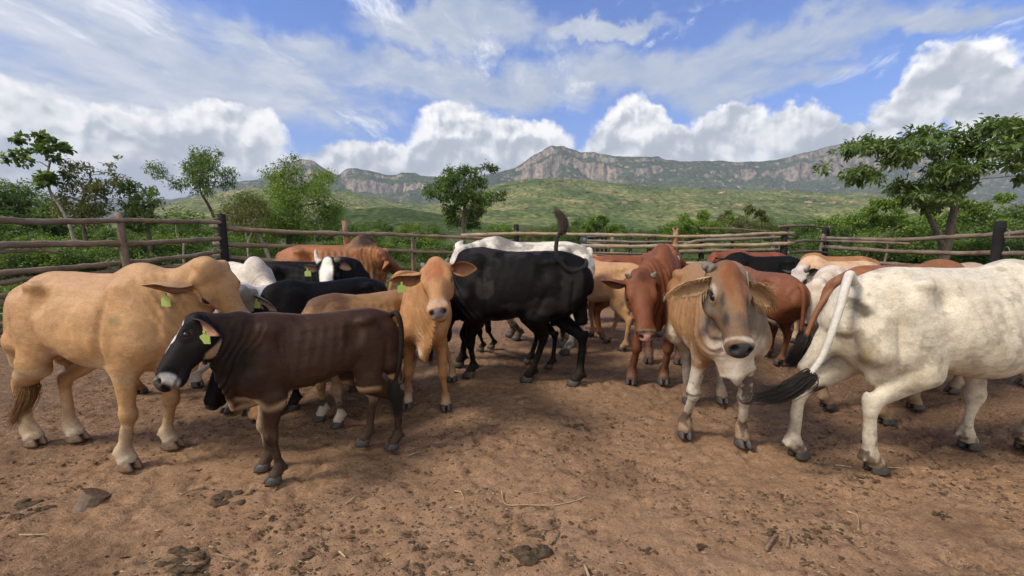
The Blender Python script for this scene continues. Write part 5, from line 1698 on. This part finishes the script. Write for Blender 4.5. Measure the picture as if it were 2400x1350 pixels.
WBR = wood('rail_brown', (.20, .142, .10)); WLT = wood('rail_straw', (.33, .24, .155)); WRD = wood('post_red', (.30, .135, .065)); WBK = wood('post_tarred', (.022, .021, .022), .3)
WGY = wood('rail_grey', (.20, .165, .135)); WIRE = plain('wire', (.22, .21, .20), .5, .5)


def online(px, A, B):
    """depth at which the sight line of image column px crosses the ground line A-B"""
    u = (px - 1200) / FOC / .99
    (x0, y0), (x1, y1) = A, B
    t = (u * y0 - x0) / ((x1 - x0) - u * (y1 - y0))
    return y0 + t * (y1 - y0)


def fence(label, A, B, rails, posts, org):
    root = empty('fence', (org[0], org[1], 0))
    tag(root, label, 'fence')
    o3 = np.array([org[0], org[1], 0])
    rng = np.random.default_rng(len(label))
    for pts, rad, mt in rails:
        P = [At(x, y, online(x, A, B)) - [0, .09, 0] - o3 for x, y in pts]
        pp = catmull(P, 7)
        n = len(pp)
        pp = pp + np.cumsum(rng.normal(size=(n, 3)) * .0065, 0) * np.sin(np.linspace(0, math.pi, n))[:, None]
        rr = rad * .88 * (1 + (rng.random(n) - .5) * .2) * np.linspace(1.08, .86, n)
        for k in rng.integers(2, n - 2, max(2, n // 7)): rr[k] *= 1.18
        V, q, t = tube(pp, rr, 9, True, .15, rng)
        mb = MB().add(V, q, t); mb.build('rail', mt, root)
    for x, yt, rad, mt, lean, knob in posts:
        Y = online(x, A, B)
        T = At(x, yt, Y)
        b0 = np.array([T[0] + lean, Y, -.15])
        pp = catmull([b0, (b0 + T) / 2 + rng.normal(size=3) * .012, T], 5) - o3
        V, q, t = tube(pp, rad * np.linspace(1.1, .95, len(pp)) * (1 + (rng.random(len(pp)) - .5) * .08), 10, True, .05, rng)
        mb = MB().add(V, q, t)
        if knob:
            for dxk in (-.10, .06):
                V, q, t = tube(catmull([T - o3 - [0, 0, .06], T - o3 + [dxk * .4, 0, .03], T - o3 + [dxk, 0, .13]], 3), np.linspace(rad * .8, rad * .3, 7), 7); mb.add(V, q, t)
        mb.build('post', mt, root)
        # wire ties where rails cross this post
        for pts, rr_, _ in rails:
            xs = [p[0] for p in pts]
            if min(xs) - 5 <= x <= max(xs) + 5:
                y = np.interp(x, xs, [p[1] for p in pts])
                c = At(x, y, Y) - o3 + [0, -.04, 0]
                a = np.linspace(0, 2 * math.pi, 17)
                R1, R2 = rad + .05, rr_ + .035
                ring = np.stack([c[0] + .045 * np.cos(a) + .012 * np.sin(2 * a), c[1] - .055 + R1 * .95 * np.cos(a) * .8, c[2] + R2 * 1.15 * np.sin(a)], 1)
                V, q, t = tube(ring, np.full(17, .007), 5, False)
                MB().add(V, q).build('wire_tie', WIRE, root)
    return root


LA, LB = (-7.92, 6.6), (-6.55, 9.7)
fence('brown pole fence running along the left side to the corner post', LA, LB,
      [([(-260, 505), (0, 517), (120, 524), (280, 523), (400, 524), (535, 522)], .058, WBR),
       ([(-260, 590), (0, 577), (110, 574), (280, 571), (400, 567), (538, 558)], .062, WBR),
       ([(-260, 592), (0, 590), (90, 589), (150, 591)], .034, WBR),
       ([(-260, 668), (0, 642), (190, 624), (300, 615), (430, 602), (540, 586)], .056, WBR),
       ([(-260, 690), (0, 663), (100, 653), (250, 640), (530, 612)], .05, WBR),
       ([(-260, 730), (0, 695), (200, 672), (520, 640)], .05, WBR), ([(-260, 745), (0, 712), (200, 690), (520, 655)], .045, WBR),
       ([(-260, 810), (0, 762), (200, 725), (520, 680)], .05, WBR), ([(-260, 828), (0, 778), (200, 740), (520, 690)], .042, WBR)],
      [(278, 497, .062, WBR, .12, False), (518, 502, .088, WBK, 0, False), (-140, 470, .08, WBR, 0, False)], (-7.3, 8))
BA, BB = (-6.55, 9.75), (0.1, 13.4)
fence('pole fence from the corner post to the middle, with a red post', BA, BB,
      [([(503, 531), (640, 542), (800, 549), (900, 551), (960, 554), (1080, 558), (1222, 566)], .058, WBR), ([(505, 572), (650, 577), (780, 580), (900, 587), (1000, 592), (1100, 592)], .058, WBR),
       ([(505, 599), (620, 607), (720, 614), (900, 628)], .055, WBR), ([(505, 640), (700, 650), (1000, 650)], .05, WBR)],
      [(808, 517, .075, WRD, 0, False), (966, 551, .035, WBR, .02, False), (973, 553, .03, WBR, -.03, False)], (-3.4, 11.5))
CA, CB = (-1.7, 13.1), (8.25, 12.7)
fence('straw-coloured pole fence across the middle back, ending at the gate', CA, CB,
      [([(1082, 552), (1210, 548), (1350, 549), (1500, 552), (1600, 553), (1720, 551), (1790, 547), (1857, 546)], .058, WLT), ([(1360, 576), (1480, 579), (1600, 580), (1720, 575), (1857, 570)], .066, WLT),
       ([(1370, 612), (1600, 615), (1857, 608)], .055, WLT)],
      [(1210, 526, .085, WBK, 0, False), (1584, 545, .085, WRD, 0, True), (1841, 533, .10, WBK, 0, False)], (3.2, 12.9))
DA, DB = (2.0, 19), (14.2, 19.5)
fence('grey pole fence of the second pen behind the middle fence', DA, DB,
      [([(1375, 564), (1480, 567), (1560, 566), (1620, 568)], .06, WGY), ([(1600, 573), (1640, 564), (1740, 560), (1830, 556)], .08, WGY), ([(1650, 562), (1750, 557), (1860, 556)], .05, WBR), ([(1590, 590), (1700, 587), (1830, 585)], .09, WBR),
       ([(1375, 592), (1500, 594), (1600, 596)], .05, WBR), ([(1840, 567), (1900, 564), (1950, 565)], .05, WGY), ([(1840, 592), (1900, 590), (1950, 592)], .06, WGY), ([(1640, 535), (1740, 537), (1800, 541)], .03, WBR)],
      [(1436, 552, .09, WGY, 0, False), (1478, 552, .07, WBK, 0, False), (1523, 550, .09, WBK, 0, False), (1570, 550, .08, WBK, 0, False), (1646, 553, .12, WBK, 0, False), (1718, 548, .07, WBK, 0, False), (1812, 548, .08, WBR, 0, False)], (8, 19.2))
EA, EB = (8.25, 12.7), (10.6, 14.4)
fence('tall gate frame of two dark posts under a pole lintel', EA, EB, [([(1822, 531), (1880, 531), (1948, 534)], .04, WBR), ([(1850, 567), (1890, 564), (1930, 566)], .04, WGY), ([(1850, 590), (1890, 589), (1935, 592)], .045, WGY)],
      [(1936, 536, .12, WBK, 0, False)], (9.4, 13.5))
FA, FB = (10.6, 14.3), (10.55, 9.2)
fence('brown pole fence along the right side below the umbrella tree', FA, (10.53, 9.2),
      [([(1918, 557), (2050, 562), (2130, 562), (2200, 558), (2330, 550), (2400, 544), (2600, 525)], .06, WBR), ([(1920, 563), (2030, 568), (2125, 571)], .045, WBR), ([(1918, 578), (2050, 586), (2200, 590), (2345, 590), (2400, 590), (2600, 592)], .062, WBR),
       ([(1925, 606), (2050, 616), (2200, 630), (2400, 640), (2600, 660)], .055, WBR), ([(2330, 556), (2400, 556), (2600, 556)], .04, WBR)],
      [(1930, 548, .05, WBR, 0, False), (2346, 518, .095, WBK, 0, False)], (10.6, 12))

# ---------------------------------------------------------------- water tank and its slatted stand beyond the fence
PL = plain('tank_plastic', (.018, .028, .030), .45, .5, .2, 8)
root = empty('water_tank', (At(1376, 560, 21)[0], 21, 0)); tag(root, 'dark green plastic water tank behind the middle fence', 'water tank')
prof = [(0, .02), (.34, .02), (.36, .08), (.36, .45), (.35, .47), (.36, .50), (.36, .95), (.35, .98), (.36, 1.01), (.36, 1.28), (.30, 1.36), (.14, 1.42), (.13, 1.47), (0, 1.48)]
n = 28; V = []; q = []
for r_, z in prof:
    for k in range(n): a = 2 * math.pi * k / n; V.append((r_ * math.cos(a) + 0, r_ * math.sin(a), z))
for i in range(len(prof) - 1):
    for k in range(n): q.append((i * n + k, i * n + (k + 1) % n, (i + 1) * n + (k + 1) % n, (i + 1) * n + k))
mesh_np('tank_body', V, q, None, PL, root)
V, q, t = tube(np.array([[0, 0, 1.42], [0, 0, 1.50]]), [.16, .15], 20); MB().add(V, q, t).build('lid', WBK, root)
root = empty('slatted_stand', (At(1400, 560, 20.4)[0], 20.4, 0)); tag(root, 'dark slatted loading stand beside the water tank', 'stand')
for dx_, dy_ in ((-.42, 0), (.42, 0), (-.42, .9), (.42, .9), (0, 0)):
    V, q, t = tube(np.array([[dx_, dy_, -.1], [dx_, dy_, .8], [dx_, dy_, 1.5]]), [.05, .05, .045], 7); MB().add(V, q, t).build('post', WBK, root)
for z in (.25, .55, .85, 1.12, 1.4):
    V, q, t = tube(catmull([[-.5, -.08, z], [0, -.09, z + .01], [.5, -.08, z]], 4), np.full(9, .04), 7); MB().add(V, q, t).build('slat', WGY, root)
mb = MB()
for y in np.arange(-.05, .95, .16):
    V, q, t = tube(np.array([[-.5, y, 1.5], [.5, y, 1.5]]), [.06, .06], 7); mb.add(V, q, t)
mb.build('roof', WBK, root)

# ================================================================ litter on the ground
DUNG = plain('dung', (.070, .050, .032), .95, .1, .5, 40, .01)
DUNGD = plain('dry_dung', (.13, .080, .048), .95, .1, .5, 40, .01)
STRAW = plain('straw', (.34, .25, .15), .8, .2, .4, 30)
STICK = plain('stick', (.20, .135, .09), .85, .2, .4, 30)


def gz(x, y): return float(gheight(np.array([x]), np.array([y]))[0]) - .012


def lump(rx, ry, rz, seed, n=14, m=8, amp=.5):
    V = []; q = []
    for i in range(m + 1):
        th = math.pi * .55 * i / m
        for k in range(n):
            a = 2 * math.pi * k / n
            V.append((math.sin(th) * math.cos(a), math.sin(th) * math.sin(a), math.cos(th)))
    V = np.array(V); d = 1 + (fbm(V + seed * 3.7, 2.6, 4, seed) - .5) * amp * 2
    V = V * d[:, None] * [rx, ry, rz]
    for i in range(m):
        for k in range(n): q.append((i * n + k, (i + 1) * n + k, (i + 1) * n + (k + 1) % n, i * n + (k + 1) % n))
    return V, q


for i, (px, py, w_, h_, lab) in enumerate([(1250, 1296, .10, .035, 'thick dark green cow pat with broken crust at the bottom centre'), (1355, 1000, .13, .010, 'flat dark trodden dung patch in front of the large black cow'), (1370, 905, .06, .012, 'small dark dropping between the large black cow\'s feet'),
                                           (470, 1095, .15, .012, 'flat dark dung patch between the fawn bull and the dark calf'), (545, 1160, .20, .008, 'wide damp dung smear in front of the dark calf'), (1520, 1285, .07, .012, 'dark twiggy dung clump at the bottom right of the centre'),
                                           (640, 1210, .05, .02, 'small upright dung clod below the dark calf\'s front hooves'), (500, 905, .12, .02, 'dark dung heap beneath the fawn bull'), (2205, 1210, .06, .012, 'grey-brown dung crumbs below the white bull\'s belly'), (1650, 1270, .05, .015, 'small dung clod left of the two short sticks'),
                                           (60, 1190, .25, .010, 'broad dark trodden dung area at the left edge'), (440, 1300, .18, .012, 'long dark strip of trodden straw and dung at the lower left')]):
    g = G(px, py)
    mb = MB()
    for k in range(7 if h_ > .02 else 16):
        rg = random.Random(i * 50 + k)
        V, q = lump(w_ * (rg.uniform(.3, .6) if h_ > .02 else rg.uniform(.08, .25)), w_ * (rg.uniform(.2, .4) if h_ > .02 else rg.uniform(.05, .15)), h_ * rg.uniform(.6, 1.1), i * 9 + k)
        mb.add(V + [rg.uniform(-.6, .6) * w_, rg.uniform(-.4, .4) * w_, 0], q)
    o = mb.build('dung_pat', DUNG, None); o.location = (g[0], g[1], gz(g[0], g[1]) - .002)
    tag(o, lab, 'dung', 'dung patches on the corral floor')

# cut stump end
g = G(213, 1170)
V, q, t = tube(np.array([[0, 0, -.05], [.005, 0, .03], [.012, .0, .055]]), [.075, .070, .068], 18, True, .06, np.random.default_rng(3))
o = MB().add(V, q, t).build('log_stub', wood('stump_wood', (.17, .105, .065)), smooth=False); o.location = (g[0], g[1], gz(g[0], g[1])); o.rotation_euler = (math.radians(-14), math.radians(16), .4)
tag(o, 'short cut stub of a wooden post sticking out of the dirt at the left', 'stump')

STK = [([(1175, 1140), (1185, 1162), (1230, 1178), (1300, 1181), (1350, 1172), (1375, 1163)], .004, STRAW, 'long curved pale twig lying near the bottom centre'),
       ([(2050, 1088), (2110, 1093), (2180, 1103)], .005, STRAW, 'straight pale stick right of the white bull\'s rear hoof'), ([(1957, 1091), (1995, 1095)], .006, STRAW, 'short pale stick behind the white bull\'s rear hoof'),
       ([(1795, 1290), (1812, 1262), (1822, 1250)], .010, STICK, 'thick split twig near the bottom right, left one of two'), ([(1845, 1280), (1848, 1258), (1842, 1243)], .009, STICK, 'short upright looking twig near the bottom right, right one of two'),
       ([(1990, 1137), (2060, 1145), (2090, 1165)], .004, STICK, 'thin dark twig below the white bull\'s rear hoof'), ([(810, 1178), (835, 1163)], .006, STRAW, 'short straw-coloured stick right of the dark calf\'s hooves'), ([(955, 1063), (982, 1052)], .006, STRAW, 'small straw bundle by the dark calf\'s hind hoof'),
       ([(45, 1247), (80, 1246), (115, 1245)], .005, STRAW, 'pale straw stalk at the lower left'), ([(795, 1290), (810, 1312)], .006, STRAW, 'short pale stick below the centre left'), ([(1065, 1142), (1080, 1150), (1088, 1165)], .004, STRAW, 'small bent straw near the centre bottom'),
       ([(1290, 1272), (1312, 1245)], .006, STICK, 'brown stick just right of the thick cow pat'), ([(505, 1290), (540, 1302)], .006, STICK, 'brown twig at the lower left beside the dung strip'), ([(1380, 1350), (1370, 1325)], .008, STRAW, 'pale splintered stick end at the very bottom edge'),
       ([(480, 1140), (440, 1150), (420, 1160)], .006, STICK, 'dark twig left of the dark calf\'s front hoof'), ([(1985, 1190), (2010, 1205), (2012, 1240)], .004, STRAW, 'thin forked straw below the white bull'), ([(1100, 980), (1160, 985)], .005, STICK, 'thin dark stick in front of the tan cow')]
for i, (pts, r_, mt, lab) in enumerate(STK):
    gs = [G(*p) for p in pts]
    gs = [np.array([p[0], p[1], gz(p[0], p[1]) + r_ * 1.3 + (.006 if k % 2 else .002)]) for k, p in enumerate(gs)]
    c0 = gs[0].copy()
    pp = catmull(gs, 5) - c0
    V, q, t = tube(pp, r_ * np.linspace(1, .6, len(pp)), 6, True, .2, np.random.default_rng(i))
    o = MB().add(V, q, t).build('twig', mt); o.location = tuple(c0)
    tag(o, lab, 'twig', 'twigs lying on the corral floor')

# uncountable crumbs of dung, clods and chaff
rng = np.random.default_rng(12)
def scatter(n, smin_, smax, mat, name, label, flat=.4, elong=1.0, seed=0, thr=.5):
    rg = np.random.default_rng(seed)
    Y = 1.15 + rg.random(n * 3) ** 1.5 * 7.5
    X = (rg.random(n * 3) * 2 - 1) * (Y * 1.25 + .2)
    d = fbm(np.stack([X, Y * 1.4, X * 0], 1), 1.3, 4, 55)
    k = (d + rg.normal(size=len(X)) * .06 > thr)
    X, Y = X[k][:n], Y[k][:n]
    n = len(X)
    Z = gheight(X, Y) - .012
    s = smin_ * (smax / smin_) ** rg.random(n)
    a = rg.normal(size=n) * .5
    base = np.array([(1, 0, 0), (.3, .9, 0), (-.7, .6, 0), (-.8, -.5, 0), (.2, -.95, 0), (.1, .05, 1), ])
    V = base[None] * np.stack([s * elong, s, s * flat], 1)[:, None, :] * (1 + (rg.random((n, 6, 1)) - .5) * .8)
    ca, sa = np.cos(a)[:, None], np.sin(a)[:, None]
    x = V[..., 0] * ca - V[..., 1] * sa; y = V[..., 0] * sa + V[..., 1] * ca
    V = np.stack([x + X[:, None], y + Y[:, None], V[..., 2] + Z[:, None] - .001], -1).reshape(-1, 3)
    T = np.array([(0, 1, 5), (1, 2, 5), (2, 3, 5), (3, 4, 5), (4, 0, 5)])
    t = (np.arange(n)[:, None, None] * 6 + T[None]).reshape(-1, 3)
    o = mesh_np(name, V, None, t, mat, None, smooth=False)
    tag(o, label, name.replace('_', ' '), kind='stuff')


scatter(14000, .003, .013, DUNG, 'dung_crumbs', 'dark dung crumbs strewn all over the corral floor', .5, 1.3, 1, .50)
scatter(14000, .003, .012, DUNGD, 'soil_clods', 'small brown soil clods scattered on the dirt', .6, 1.0, 2, .40)
scatter(5200, .0025, .006, STRAW, 'chaff', 'tiny straw chips and pale grit on the dirt', .3, 3.2, 3, .42)
scatter(2500, .005, .016, DUNGD, 'trodden_straw', 'flat dark shreds of trodden straw on the dirt', .18, 2.4, 4, .53)

# ================================================================ air
hz = bpy.data.meshes.new('haze')
import bmesh
bm = bmesh.new(); bmesh.ops.create_cube(bm, size=1.0); bm.to_mesh(hz); bm.free()
ho = bpy.data.objects.new('haze', hz); col.objects.link(ho)
ho.scale = (84000, 84000, 1502); ho.location = (0, 0, 749)
m = bpy.data.materials.new('haze'); m.use_nodes = True; m.node_tree.nodes.clear()
out = m.node_tree.nodes.new('ShaderNodeOutputMaterial'); pv = m.node_tree.nodes.new('ShaderNodeVolumePrincipled')
pv.inputs['Color'].default_value = (.72, .82, .95, 1); pv.inputs['Density'].default_value = .0001
m.node_tree.links.new(pv.outputs[0], out.inputs['Volume'])
hz.materials.append(m)
tag(ho, kind='stuff', label='thin pale blue haze over the distant hills', cat='haze')
